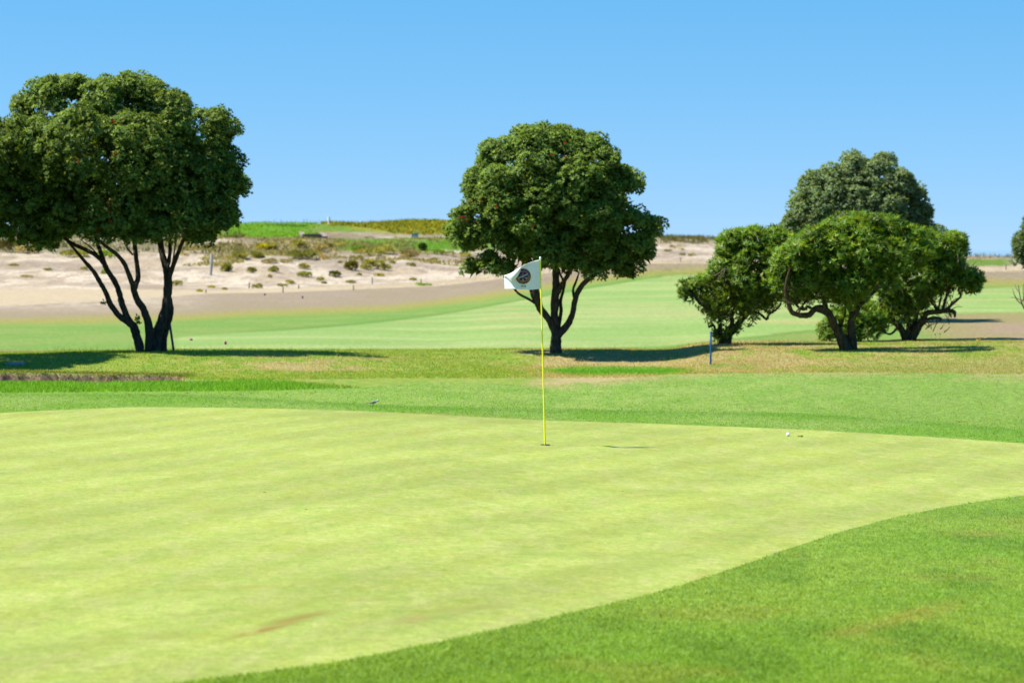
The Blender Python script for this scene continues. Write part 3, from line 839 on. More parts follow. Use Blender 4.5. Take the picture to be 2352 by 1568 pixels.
# sprouts of leaves low on the stems
rng = np.random.default_rng(5)
sq = np.concatenate([np.array([ray_at(317 + dx, 735 + dy, YL - .15) for dx, dy in rng.normal(size=(12, 2)) * (4, 6)]),
                     np.array([ray_at(241 + dx, 694 + dy, YL - .2) for dx, dy in rng.normal(size=(6, 2)) * (3, 3)])])
P, D, L, W, A = rosettes(sq, unit(rng.normal(size=sq.shape) + (0, 0, .6)), 6, rng, .08, .35)
Vv, Ff, Cc = leaves_mesh(P, D, L, W, np.tile(np.array(PG) * 1.3, (len(P), 1)), rng)
link("sprout", new_mesh("sprout", Vv - np.array(tree.location), Ff, Cc, False), M_LEAF, tree, 'stuff')
conv1 = lambda a, b, r: (.2563 * a, 143.6 + .2563 * b, .2563 * r)
blossoms(tree, [(720, 845), (755, 835), (775, 1100), (1020, 525), (1022, 810), (680, 900), (670, 1380), (630, 1260), (735, 1275), (752, 1308), (930, 1240), (968, 1290),
                (1020, 1335), (1085, 1310), (993, 1425), (1278, 1138), (870, 765), (985, 1250), (880, 1500)], conv1, q)

# --- centre tree
conv4 = lambda a, b, r: (1004.9 + .2563 * a, 258.4 + .2563 * b, .2563 * r)
conv5 = lambda a, b, r: (1091 + .2563 * a, 545.5 + .2563 * b, .2563 * r)
g = ground_at(1277, 810, 48, 58); YC = float(g[1])
ctree = thing("broadleaf_tree", "round dark green tree on one forked trunk, directly behind the golf flag", "tree", g)
lob = [(850, 300, 165), (1080, 295, 165), (640, 370, 150), (1330, 345, 150), (1520, 440, 145), (470, 490, 150), (1640, 590, 140), (1735, 645, 115),
       (360, 650, 140), (560, 640, 200), (900, 520, 220), (1250, 560, 230), (1490, 700, 190), (390, 820, 140), (600, 880, 200), (900, 800, 220),
       (1200, 850, 220), (1480, 950, 190), (240, 950, 125), (185, 1060, 100), (1750, 960, 125), (1900, 1030, 120), (1790, 1150, 155), (1600, 1200, 180),
       (1350, 1150, 200), (1100, 1150, 165), (400, 1080, 160), (620, 1120, 150), (260, 1140, 95), (330, 1395, 88), (500, 1340, 125), (640, 1400, 100),
       (1030, 1280, 110), (1210, 1350, 115), (1400, 1390, 105), (1700, 1390, 105), (1560, 1320, 100), (1830, 1260, 95), (760, 1200, 100), (880, 1060, 150), (760, 1030, 140), (930, 1180, 100), (770, 215, 80), (930, 205, 85), (1100, 205, 80), (1230, 250, 80), (1400, 285, 70), (480, 350, 55)]
lobes = lobe_world(lob, conv4, YC, .9, random.Random(2), (1277, 478), 245, 195)
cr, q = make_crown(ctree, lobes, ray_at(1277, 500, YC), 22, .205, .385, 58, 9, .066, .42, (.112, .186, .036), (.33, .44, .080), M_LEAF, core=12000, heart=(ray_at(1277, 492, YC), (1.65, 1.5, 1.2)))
limbs = [
    ("trunk", [(722, 1030), (724, 950), (726, 880), (722, 800), (712, 690), (716, 570), (725, 440), (722, 300), (730, 100), (760, -200)], [118, 98, 94, 84, 72, 72, 70, 60, 44, 24], .1, 0),
    ("limb", [(712, 840), (660, 735), (595, 650), (560, 580), (545, 480), (530, 350), (480, 150)], [62, 60, 66, 70, 68, 54, 26], -.3, 0),
    ("branch", [(545, 592), (475, 548), (400, 508), (355, 462), (300, 380)], [26, 24, 22, 20, 14], -.7, -.15),
    ("branch", [(530, 560), (505, 500), (490, 430)], [30, 26, 18], .1, -.2),
    ("limb", [(738, 500), (770, 440), (800, 385), (845, 320), (900, 200)], [48, 44, 40, 36, 20], -.2, .05),
    ("branch", [(748, 800), (772, 660), (766, 570), (790, 480), (806, 400), (830, 300)], [34, 32, 30, 26, 24, 16], .5, .1),
    ("limb", [(748, 868), (830, 775), (872, 690), (890, 590), (920, 490), (980, 405), (1050, 350), (1180, 220)], [70, 62, 54, 50, 48, 46, 44, 24], -.3, 0),
    ("branch", [(885, 530), (880, 460), (908, 390), (930, 320)], [24, 22, 20, 12], .3, -.1),
    ("branch", [(790, 380), (765, 330), (750, 270)], [24, 20, 14], .1, .05),
]
for i, (nm, pts, w, dep, sd) in enumerate(limbs):
    add_limb(nm, ctree, pts, w, conv5, YC, dep, M_BARK, 60 + i, sd, .03, .12 if i == 0 else 0)
blossoms(ctree, [(1155, 285), (1155, 390), (1020, 408), (195, 935), (220, 948), (283, 992), (268, 832), (545, 845), (395, 785), (855, 1040), (1290, 1250), (1330, 1280)], conv4, q)

# --- round tree behind the shrubs
conv6 = lambda a, b, r: (1521.7 + .353 * a, 333 + .353 * b, .353 * r)
YB = 74.0
gx = ray_at(1970, 700, YB)[0]
btree = thing("broadleaf_tree", "grey-green domed tree rising behind the group of glossy shrubs", "tree", (gx, YB, float(terrain(gx, YB))))
lob = [(1250, 170, 105), (1400, 175, 95), (1100, 235, 110), (1550, 245, 105), (990, 265, 95), (1625, 335, 98), (925, 390, 105), (1100, 370, 150),
       (1300, 330, 160), (1480, 380, 140), (870, 500, 98), (1000, 500, 120), (1650, 460, 105), (1200, 500, 150), (1400, 520, 150), (1600, 545, 120),
       (850, 545, 80), (1000, 640, 120), (1250, 680, 150), (1500, 680, 150), (1690, 560, 60), (1240, 100, 42), (1440, 110, 45), (1780, 590, 50), (1800, 640, 50)]
lobes = lobe_world(lob, conv6, YB, .9, random.Random(3), (1966, 470), 185, 150)
make_crown(btree, lobes, ray_at(1966, 500, YB), 23, .25, .45, 50, 8, .085, .44, (.140, .200, .092), (.29, .38, .155), M_LEAF, core=8000, heart=(ray_at(1966, 490, YB), (1.85, 1.6, 1.45)))
add_limb("trunk", btree, [(1260, 1190), (1265, 1000), (1250, 800), (1260, 500)], [60, 46, 40, 20], conv6, YB, 0, M_BARK, 81, 0, .05, .3)
add_limb("limb", btree, [(1262, 1010), (1350, 820), (1450, 600)], [34, 28, 14], conv6, YB, .4, M_BARK, 82, 0, .05)
add_limb("limb", btree, [(1258, 980), (1150, 800), (1060, 560)], [34, 28, 14], conv6, YB, -.4, M_BARK, 83, 0, .05)

# --- glossy shrubs
def shrub(base_px, label, lob, limbs, seed, sparse, centre, half, name="evergreen_shrub", y_rng=(48, 64), nros=34, depth=.75, gap=.47, cr=.24, core=700):
    g = ground_at(*base_px, *y_rng); Y = float(g[1])
    t = thing(name, label, "shrub", g)
    lobes = lobe_world([(a, b, r * 1.12) for a, b, r in lob], conv6, Y, depth, random.Random(seed), conv6(*centre, 1)[:2], half[0] * .353, half[1] * .353)
    c0 = ray_at(*conv6(centre[0], centre[1] + 120, 1)[:2], Y)
    make_crown(t, lobes, c0, seed, cr, gap, nros, 10, .125, .24, (.094, .185, .015), (.285, .395, .032), M_SHRUB, core=core, inner=.12, up_bias=.9)
    if sparse:
        rng = np.random.default_rng(seed + 1)
        q = []
        for a, b, r in sparse:
            px, row, rp = conv6(a, b, r)
            n = int(rp * rp * .28) + 6
            for dx, dy, dz in rng.normal(size=(n, 3)) * .5:
                q.append(ray_at(px + dx * rp, row + dy * rp, Y + dz * rp / FD * Y * 1.5))
        q = np.array(q)
        P, D, L, W, A = rosettes(q, unit(rng.normal(size=q.shape) + (0, 0, .8)), 7, rng, .10, .24)
        col = np.array((.15, .225, .025)) * rng.uniform(.6, 1.4, (len(P), 1))
        Vv, Ff, Cc = leaves_mesh(P, D, L, W, col, rng)
        link("foliage", new_mesh("foliage", Vv - np.array(t.location), Ff, Cc, False), M_SHRUB, t, 'stuff')
    for i, (nm, pts, w, dep, sd) in enumerate(limbs):
        add_limb(nm, t, pts, w, conv6, Y, dep, M_SHRUBBARK, seed * 3 + i, sd, .05, .12 if nm == "trunk" else 0, 7, .3)
    return t, Y

def twigs(t, Y, n, box, seed, mat=None, conv=conv6, name="twigs"):
    """thin crossing twigs inside the open underside of a shrub"""
    rnd = random.Random(seed); mb = MB()
    for i in range(n):
        x = rnd.uniform(box[0], box[2]); y = rnd.uniform(box[1], box[3])
        a = rnd.uniform(-2.4, -.7); L = rnd.uniform(40, 110); P = []
        d = rnd.uniform(-.9, .9)
        for k in range(4):
            px, row, _ = conv(x, y, 1); P.append(ray_at(px, row, Y + d))
            a += rnd.uniform(-.6, .6); x += math.cos(a) * L / 3; y += math.sin(a) * L / 3; d += rnd.uniform(-.1, .1)
        P2, R = smooth_line(P, [.013, .011, .008, .005], 2)
        mb.tube(P2, R, 4, False)
    o = mb.build(name, mat or M_SHRUBBARK, t, 'stuff', True, t.location)

s1, Y1 = shrub((1664, 790), "small glossy shrub with a low left tuft, just behind the upright blue stake",
    [(450, 655, 78), (560, 660, 78), (670, 665, 78), (765, 660, 68), (430, 750, 78), (560, 760, 100), (700, 770, 105), (800, 750, 75), (400, 850, 78),
     (520, 870, 78), (650, 880, 88), (760, 880, 70), (840, 710, 62), (835, 830, 62), (780, 930, 48), (720, 915, 55), (215, 945, 60), (262, 925, 45), (175, 960, 40), (600, 950, 60), (690, 945, 50), (500, 610, 30), (590, 610, 30), (730, 612, 30)],
    [("trunk", [(415, 1300), (430, 1230), (480, 1180), (525, 1120), (565, 1070), (590, 1010), (600, 930), (620, 800)], [62, 50, 46, 44, 42, 36, 28, 16], .3, 0),
     ("trunk", [(385, 1280), (378, 1220), (372, 1150), (385, 1080), (440, 1000), (430, 880)], [40, 32, 28, 26, 22, 14], -.3, .1),
     ("limb", [(440, 1220), (452, 1150), (440, 1110), (390, 1095), (330, 1078), (270, 1048), (225, 1005), (190, 960)], [36, 30, 26, 24, 22, 20, 18, 12], -.5, 0),
     ("limb", [(445, 1130), (470, 1060), (488, 990), (480, 930), (450, 880)], [26, 24, 22, 20, 14], .4, 0),
     ("branch", [(380, 1250), (345, 1200), (330, 1172), (300, 1184)], [20, 18, 16, 18], -.2, .1),
     ("branch", [(590, 1085), (640, 1102), (678, 1134), (692, 1102), (738, 1072), (768, 1035), (770, 980)], [18, 16, 16, 14, 14, 12, 8], -.3, .1),
     ("branch", [(585, 1060), (640, 1062), (690, 1095)], [14, 12, 10], -.1, .1),
     ("branch", [(300, 1184), (292, 1140), (285, 1080)], [7, 6, 5], -.2, -.2), ("limb", [(500, 1150), (520, 1060), (540, 960), (560, 850)], [26, 24, 20, 14], .1, .2)],
    31, [(420, 1000, 130), (560, 1010, 110), (340, 1080, 70), (350, 1240, 35), (420, 1225, 40), (480, 1195, 30), (290, 1020, 70), (680, 1010, 80), (340, 880, 60)], (580, 780), (290, 200))
s2, Y2 = shrub((1949, 804), "largest glossy shrub, umbrella-shaped with a crooked low branch on its left", 
    [(1100, 575, 78), (1230, 545, 80), (1350, 535, 78), (1470, 560, 80), (1590, 615, 80), (1000, 625, 80), (900, 690, 85), (1020, 720, 110), (1180, 680, 130),
     (1350, 680, 130), (1500, 720, 110), (1640, 700, 95), (885, 800, 80), (1000, 840, 88), (1150, 830, 105), (1300, 830, 110), (1420, 850, 90), (870, 885, 58), (815, 770, 66), (790, 870, 55), (845, 930, 55), (905, 960, 42),
     (1170, 930, 60), (1270, 910, 70), (1080, 900, 55), (960, 915, 45)],
    [("trunk", [(1195, 1335), (1150, 1240), (1105, 1145), (1068, 1078), (1010, 1058), (975, 1085), (945, 1108), (885, 1106), (835, 1075), (818, 1005), (800, 930), (830, 800)], [82, 62, 52, 48, 42, 38, 38, 36, 32, 28, 22, 14], -.6, 0),
     ("trunk", [(1240, 1335), (1228, 1230), (1230, 1140), (1268, 1055), (1300, 970), (1330, 850), (1350, 700)], [72, 52, 46, 46, 42, 30, 16], .2, .1),
     ("limb", [(1066, 1078), (1052, 1010), (1040, 950), (1060, 830)], [36, 32, 28, 16], .3, -.2),
     ("branch", [(985, 1075), (945, 1050), (920, 1070), (870, 1040), (830, 960)], [20, 18, 18, 14, 10], -.3, -.3),
     ("branch", [(940, 1070), (900, 1055), (870, 1085)], [14, 12, 8], -.5, -.3), ("branch", [(1100, 1140), (1060, 1100), (1005, 1080)], [20, 18, 14], -.5, -.3),
     ("branch", [(880, 1100), (930, 1020), (1000, 990)], [14, 12, 8], 0, -.4), ("branch", [(1165, 1170), (1190, 1080), (1180, 1000), (1200, 900)], [16, 14, 12, 8], .6, .3),
     ("limb", [(1232, 1150), (1215, 1060), (1160, 980), (1120, 880)], [28, 24, 20, 12], .5, .1), ("limb", [(1275, 1050), (1380, 950), (1470, 830)], [28, 24, 14], .5, .1)],
    32, [(870, 950, 80), (960, 960, 70), (1100, 960, 80), (1200, 990, 90), (840, 1000, 50), (1280, 980, 60)], (1260, 720), (480, 270))
s3, Y3 = shrub((2092, 781), "right-hand glossy shrub of many thin stems with a lone leafy tuft at its right",
    [(1650, 650, 80), (1760, 660, 88), (1870, 680, 78), (1800, 760, 105), (1895, 760, 66), (1650, 780, 105), (1700, 870, 95), (1560, 870, 95), (1480, 920, 75),
     (1820, 860, 70), (1480, 1000, 55), (1590, 990, 70), (1995, 875, 48), (2020, 905, 34), (1955, 890, 42), (1925, 845, 48), (1690, 960, 55), (1905, 640, 34)],
    [("trunk", [(1585, 1272), (1550, 1195), (1490, 1135), (1435, 1085), (1410, 1000)], [60, 44, 34, 26, 14], -.3, 0),
     ("trunk", [(1620, 1270), (1650, 1200), (1690, 1150), (1718, 1098), (1790, 1086), (1855, 1078), (1898, 1088), (1902, 1118)], [66, 56, 46, 36, 34, 34, 26, 14], -.5, 0),
     ("limb", [(1600, 1240), (1600, 1130), (1570, 1040), (1560, 940)], [44, 34, 28, 16], .4, 0), ("limb", [(1630, 1220), (1650, 1110), (1690, 1020), (1710, 930)], [40, 30, 26, 16], .3, 0),
     ("branch", [(1715, 1135), (1770, 1122), (1812, 1130), (1800, 1148)], [22, 20, 16, 8], -.5, -.2), ("branch", [(1838, 1082), (1890, 1030), (1940, 985), (1925, 940), (1960, 890)], [20, 17, 15, 13, 8], -.4, -.4),
     ("branch", [(1820, 1085), (1845, 990), (1880, 900), (1890, 800)], [22, 18, 15, 9], -.1, -.3), ("branch", [(1790, 1085), (1810, 1000), (1830, 900)], [18, 15, 10], .1, -.3),
     ("branch", [(1790, 1086), (1760, 1020), (1730, 1000), (1780, 900)], [24, 22, 18, 10], .2, -.2), ("branch", [(1530, 1190), (1480, 1230), (1430, 1200), (1420, 1130)], [16, 14, 12, 8], -.5, -.1),
     ("branch", [(1860, 1080), (1870, 1100), (1880, 1122)], [16, 14, 8], -.5, -.5)],
    33, [(1500, 1060, 90), (1600, 1080, 80), (1850, 930, 50), (1700, 1040, 60), (1450, 1080, 60), (1780, 940, 60)], (1700, 790), (320, 250))
s4, Y4 = shrub((1985, 784), "low bushy glossy shrub on the ground behind the umbrella-shaped shrub",
    [(1120, 1200, 62), (1085, 1215, 42), (1180, 1150, 75), (1300, 1110, 85), (1280, 1210, 80), (1340, 1180, 70), (1240, 1240, 45), (1370, 1130, 50)],
    [("trunk", [(1290, 1290), (1285, 1230), (1250, 1180), (1200, 1150)], [22, 18, 14, 8], .1, 0), ("branch", [(1288, 1240), (1320, 1180), (1340, 1120)], [14, 12, 8], .1, 0),
     ("branch", [(1280, 1240), (1200, 1210), (1120, 1190)], [14, 11, 6], -.2, 0)],
    34, [(1230, 1180, 90)], (1240, 1180), (160, 110))
twigs(s1, Y1, 60, (320, 900, 620, 1190), 1); twigs(s1, Y1, 20, (620, 950, 780, 1080), 11)
twigs(s2, Y2, 55, (800, 880, 1300, 1040), 2)
twigs(s3, Y3, 90, (1430, 930, 1900, 1220), 3)
twigs(s1, Y1, 16, (330, 700, 420, 900), 5, M_TWIG, name="dead_twigs"); twigs(s3, Y3, 22, (1900, 700, 1990, 830), 6, M_TWIG, name="dead_twigs")
twigs(s1, Y1, 10, (560, 600, 720, 640), 7, M_TWIG, name="dead_twigs")

# --- tree at the right edge and bare bush below it
g = np.array([*ray_at(2390, 700, 96.0)[:2], 0]); g[2] = float(terrain(g[0], g[1]))
etree = thing("broadleaf_tree", "tree cut off by the right edge of the photo, near the sea", "tree", g)
lob = [(2390, 540, 45), (2365, 565, 38), (2420, 560, 40), (2350, 590, 22), (2385, 600, 34), (2425, 600, 34), (2375, 520, 25), (2400, 580, 45), (2346, 572, 18)]
lobes = lobe_world(lob, ident, 96.0, .9, random.Random(4), (2392, 565), 65, 62)
make_crown(etree, lobes, ray_at(2392, 570, 96.0), 25, .28, .45, 16, 6, .15, .42, (.075, .115, .045), (.16, .21, .065), M_LEAF)
add_limb("trunk", etree, [(2391, 690), (2392, 640), (2388, 600), (2392, 560)], [14, 11, 9, 5], ident, 96.0, 0, M_BARK, 91, 0, .05, 1.0)
g = ground_at(2375, 775, 48, 70)
bare = thing("bare_bush", "leafless twiggy bush at the right edge, below the seaside tree", "bush", g)
Yb = float(g[1])
add_limb("stem", bare, [(2380, 776), (2372, 740), (2352, 707), (2345, 690), (2341, 668), (2339, 655)], [6, 5, 3.6, 3, 2.2, 1.2], ident, Yb, 0, M_TWIG, 95, 0, .03, .05, 6)
for i, pts in enumerate([[(2358, 715), (2352, 690), (2350, 668), (2351, 652)], [(2350, 700), (2337, 690), (2328, 672), (2326, 662)], [(2346, 690), (2334, 684), (2322, 683)], [(2346, 694), (2358, 672), (2362, 656)], [(2374, 745), (2385, 700), (2378, 660)], [(2342, 672), (2334, 662), (2331, 650)]]):
    add_limb("branch", bare, pts, [3, 2.4, 1.8, 1.0], ident, Yb, .3 * (i % 3 - 1), M_TWIG, 96 + i, 0, .03, 0, 5)

# --- tree out of frame at the left, whose shade crosses the mound
bx, by = -14.3, 47.4
otree = thing("broadleaf_tree", "tree just outside the left edge whose shade falls on the mound", "tree", (bx, by, float(terrain(bx, by))))
rs = random.Random(6)
lobes = []
for i in range(34):
    a = rs.uniform(0, 6.283); zz = rs.uniform(-1, 1); rr = math.sqrt(1 - zz * zz)
    lobes.append((bx + 2.5 * rr * math.cos(a), by + 2.3 * rr * math.sin(a), 4.7 + 1.9 * zz, .95))
make_crown(otree, lobes, (bx, by, 4.7), 26, .36, .60, 18, 6, .17, .5, PG, PT, M_LEAF, core=5000)
for i, (dx, dy) in enumerate([(0, 0), (.9, .4), (-1.0, .3), (.2, -.9)]):
    P, R = smooth_line([(bx, by, float(terrain(bx, by)) - .1), (bx + dx * .3, by + dy * .3, 1.2), (bx + dx, by + dy, 2.8), (bx + dx * 1.6, by + dy * 1.6, 4.6)], [.2, .16, .12, .05], 4)
    mb = MB(); mb.tube(P, R, 8, True, None, .2, i); mb.build("trunk" if i == 0 else "limb", M_BARK, otree, None, True, otree.location)

# ------------------------------------------------------------------ flagstick
M_POLE = paint("yellow_pole", (.88, .82, .02), .4, .06, 8)
M_WHITE = paint("white_plastic", (.80, .80, .80), .4, .05, 20)
M_CLOTH = paint("flag_cloth", (.61, .64, .66), .85, .05, 30, .08, .1)
M_NAVY = paint("navy_print", (.030, .016, .085), .8, .1, 40, 0, .1)
M_GOLD = paint("gold_print", (.55, .34, .06), .8, .1, 40, 0, .1)
M_RED = paint("red_print", (.45, .012, .03), .8, .1, 40, 0, .1)
M_CYAN = paint("cyan_print", (.09, .34, .58), .8, .1, 40, 0, .1)
M_VIOLET = paint("violet_print", (.26, .18, .50), .8, .1, 40, 0, .1)
M_BLACK = paint("black_print", (.012, .012, .016), .7, .1, 40, 0, .2)
gF = ground_at(1252, 1022, 20, 40); YF = float(gF[1])
flagstick = thing("flagstick", "yellow flagstick with a white club flag standing in the hole", "flagstick", gF)
conv7 = lambda a, b: (1950 / 1.7415 + a * 400 / 2352 / 1.7415, 1000 / 1.7415 + b * 400 / 2352 / 1.7415)
p0 = np.array(gF); p1 = ray_at(*conv7(1240, 225), YF)
mb = MB(); mb.tube([p0 + (0, 0, -.03), p1], [.0098, .0080], 20)
mb.build("pole", M_POLE, flagstick, None, True, gF)
mb = MB(); cpos = ray_at(*conv7(1226, 200), YF)
mb.lathe(p1 + (0, 0, -.012), [(.0085, 0), (.0090, .01), (.0075, .016), (.011, .022), (.0125, .032), (.010, .042), (.004, .047)], 12)
mb.build("cap", M_WHITE, flagstick, None, True, gF)
def flag_pt(a, b, dep):
    px, row = conv7(a, b); return ray_at(px, row, YF + dep)
# the cloth: hem along the pole, bottom edge, top crease that rolls forward into a flap
sK = [0, .12, .3, .5, .68, .8, .9, 1.0]
xb = [1262, 1150, 1000, 830, 670, 560, 470, 402]
xt = [1240, 1130, 985, 830, 690, 570, 470, 392]
yb = [905, 922, 934, 927, 915, 909, 909, 910]
yt = [226, 248, 295, 372, 452, 528, 572, 600]
yf = [228, 262, 330, 410, 640, 735, 655, 606]       # where the rolled-over flap ends
dep = [0, -.04, -.10, -.15, -.17, -.14, -.075, .0]
Sg = np.linspace(0, 1, 41); T1 = np.linspace(0, 1, 15); T2 = np.linspace(0, 1, 10)[1:]
rows = []
for s in Sg:
    XB, XT = pchip(sK, xb, s), pchip(sK, xt, s); YBt, YT, YFl = pchip(sK, yb, s), pchip(sK, yt, s), pchip(sK, yf, s)
    d = pchip(sK, dep, s); column = []
    for t in T1:
        wav = .010 * math.sin(9 * s + 2.5 * t) * s + .006 * math.sin(17 * s - 3 * t) * s
        lean = -.02 * t * s + .04 * sstep(.75, 1, s) * t
        column.append(flag_pt(XB + (XT - XB) * t, YBt + (YT - YBt) * t, d + wav + lean))
    dtop = d - .02 * s + .04 * sstep(.75, 1, s) + .010 * math.sin(9 * s + 2.5) * s + .006 * math.sin(17 * s - 3) * s
    ln = (YFl - YT)
    for t in T2:
        fwd = -(.012 + .060 * min(1, ln / 150) * math.sin(min(1, t * 1.3) * math.pi / 2) * s ** .5) * (1 - math.exp(-t * 6))
        column.append(flag_pt(XT + (-14 * math.sin(t * 3.1) * s), YT + ln * (t ** 1.25) - 5 * math.sin(min(1, t * 5) * math.pi) * s, dtop * (1 - .35 * t) + fwd - .02 * t))
    rows.append(column)
rows = np.array(rows); nA, nB = rows.shape[:2]
I2 = np.arange(nA * nB).reshape(nA, nB)
Fq = np.stack([I2[:-1, :-1], I2[1:, :-1], I2[1:, 1:], I2[:-1, 1:]], -1).reshape(-1, 4)
flag = link("flag", new_mesh("flag", rows.reshape(-1, 3) - np.array(gF), Fq, None, True), M_CLOTH, flagstick)
# printing, laid on the cloth
main = rows[:, :len(T1)]
prj = np.stack(project(main[..., 0], main[..., 1], main[..., 2]), -1).reshape(-1, 2)
mdep = main[..., 1].reshape(-1)
def on_cloth(a, b, lift):
    px, row = conv7(a, b)
    d2 = (prj[:, 0] - px) ** 2 + (prj[:, 1] - row) ** 2
    k = np.argsort(d2)[:8]; w = 1 / (d2[k] + .05)
    return ray_at(px, row, float((mdep[k] * w).sum() / w.sum()) - lift)
EX, EY, ER = 838, 618, 186
def disc(r0, r1, lift, cx=EX, cy=EY, n=48, m=5):
    V, F = [], []
    for i in range(m):
        r = r0 + (r1 - r0) * i / (m - 1)
        for k in range(n):
            t = 2 * math.pi * k / n; V.append(on_cloth(cx + r * math.cos(t), cy + r * math.sin(t), lift))
    for i in range(m - 1):
        for k in range(n):
            F.append((i * n + k, i * n + (k + 1) % n, (i + 1) * n + (k + 1) % n, (i + 1) * n + k))
    return V, F
def quad_strip(pts, w, lift):
    V, F = [], []
    for i in range(len(pts)):
        a = pts[max(i - 1, 0)]; b = pts[min(i + 1, len(pts) - 1)]
        dx, dy = b[0] - a[0], b[1] - a[1]; l = math.hypot(dx, dy)
        nx, ny = -dy / l * w / 2, dx / l * w / 2
        V += [on_cloth(pts[i][0] + nx, pts[i][1] + ny, lift), on_cloth(pts[i][0] - nx, pts[i][1] - ny, lift)]
    for i in range(len(pts) - 1): F.append((2 * i, 2 * i + 1, 2 * i + 3, 2 * i + 2))
    return V, F
def fpart(name, shapes, mat):
    mb = MB()
    for V_, F_ in shapes: mb.add(V_, F_)
    return mb.build(name, mat, flag, None, False, gF)
fpart("emblem", [disc(1, ER, .0025, m=7)], M_NAVY)
fpart("emblem_ring", [disc(ER - 8, ER + 1, .0035, m=3), disc(116, 124, .0035, m=3)], M_GOLD)
fpart("stripe", [quad_strip([(735, 660), (790, 633), (840, 612), (890, 590), (940, 568)], 16, .004)], M_CYAN)
fpart("stripe_border", [quad_strip([(735, 675), (790, 648), (840, 627), (890, 605), (943, 582)], 5, .0042), quad_strip([(730, 645), (790, 617), (840, 597), (890, 575), (935, 554)], 5, .0042)], M_GOLD)
fpart("emblem_flag", [([on_cloth(835, 535, .0042), on_cloth(915, 532, .0042), on_cloth(845, 582, .0042)], [(0, 1, 2)])], M_RED)
fpart("emblem_club", [quad_strip([(830, 520), (833, 600), (836, 690)], 6, .0045), quad_strip([(845, 625), (880, 650), (905, 676)], 6, .0045), disc(1, 19, .0046, 914, 660, 12, 3), disc(12, 22, .0046, 836, 706, 16, 3)]
      + [quad_strip([(752 + 14 * i, 562 + 8 * i), (759 + 14 * i, 566 + 8 * i)], 6, .0045) for i in range(5)], M_GOLD)

def glyph(ch, bold=0.0):
    cu = bpy.data.curves.new("glyph", 'FONT'); cu.body = ch; cu.size = 1.0; cu.align_x = 'CENTER'; cu.resolution_u = 2; cu.offset = bold
    o = bpy.data.objects.new("glyph", cu); COL.objects.link(o)
    dg = bpy.context.evaluated_depsgraph_get()
    me = bpy.data.meshes.new_from_object(o.evaluated_get(dg))
    V = [tuple(v.co) for v in me.vertices]; F = [tuple(p.vertices) for p in me.polygons]
    bpy.data.objects.remove(o); bpy.data.curves.remove(cu); bpy.data.meshes.remove(me)
    return V, F
letters = []
TXT = "CLUB DE GOLF DE MIRAMAR"
a0, a1 = math.radians(176), math.radians(0)
for i, ch in enumerate(TXT):
    if ch == ' ': continue
    t = a0 + (a1 - a0) * i / (len(TXT) - 1)
    Vg, Fg = glyph(ch)
    R0 = 170
    out = []
    for (gx_, gy_, _) in Vg:
        lx, ly = gx_ * 40, gy_ * 46            # local: up points to the centre of the disc
        r = R0 - ly
        cxp, cyp = EX + r * math.cos(t) + lx * math.sin(t), EY + r * math.sin(t) - lx * math.cos(t)
        out.append(on_cloth(cxp, cyp, .0045))
    letters.append((out, Fg))
fpart("lettering", letters, M_GOLD)
marks = []
for deg in list(range(196, 258, 13)) + list(range(284, 352, 13)):       # the worn lettering of the upper arc, unreadable in the photo
    t = math.radians(deg)
    for k in (-7, 0, 7):
        c = (EX + math.cos(t) * 152 - math.sin(t) * k, EY + math.sin(t) * 152 + math.cos(t) * k)
        ln = 13 if k else 9
        marks.append(quad_strip([(c[0] - math.cos(t) * ln, c[1] - math.sin(t) * ln), (c[0] + math.cos(t) * ln, c[1] + math.sin(t) * ln)], 4, .0045))
fpart("worn_lettering", marks, M_VIOLET)['kind'] = 'stuff'
digits = []
for i, ch in enumerate("1932"):
    Vg, Fg = glyph(ch, .03)
    digits.append(([on_cloth(796 + i * 33 + a * 52, 870 - b * 60, .004) for a, b, _ in Vg], Fg))
fpart("year_lettering", digits, M_BLACK)
fpart("seam", [quad_strip([(1226, 250), (1232, 500), (1240, 880)], 5, .003)], M_CLOTH)
# cup: a flat dark disc stands in for the shaded inside of the hole
cup = thing("hole_cup", "hole with its dark rim at the foot of the flagstick", "golf hole", gF + np.array([0, 0, .004]))
mb = MB(); mb.lathe((0, 0, 0), [(.054, 0), (.054, .002)], 24); mb.build("cup_shade_disc", paint("cup_shade", (.035, .032, .018), .9, .2, 40), cup)
mb = MB()
n = 24; V_ = []; F_ = []
for r, z in ((.054, .0025), (.055, .005), (.058, .005), (.060, -.002)):
    for k in range(n): V_.append((r * math.cos(6.2832 * k / n), r * math.sin(6.2832 * k / n), z))
for i in range(3):
    for k in range(n): F_.append((i * n + k, i * n + (k + 1) % n, (i + 1) * n + (k + 1) % n, (i + 1) * n + k))
mb.add(V_, F_); mb.build("rim", paint("cut_turf", (.12, .13, .03), .9, .3, 60), cup)

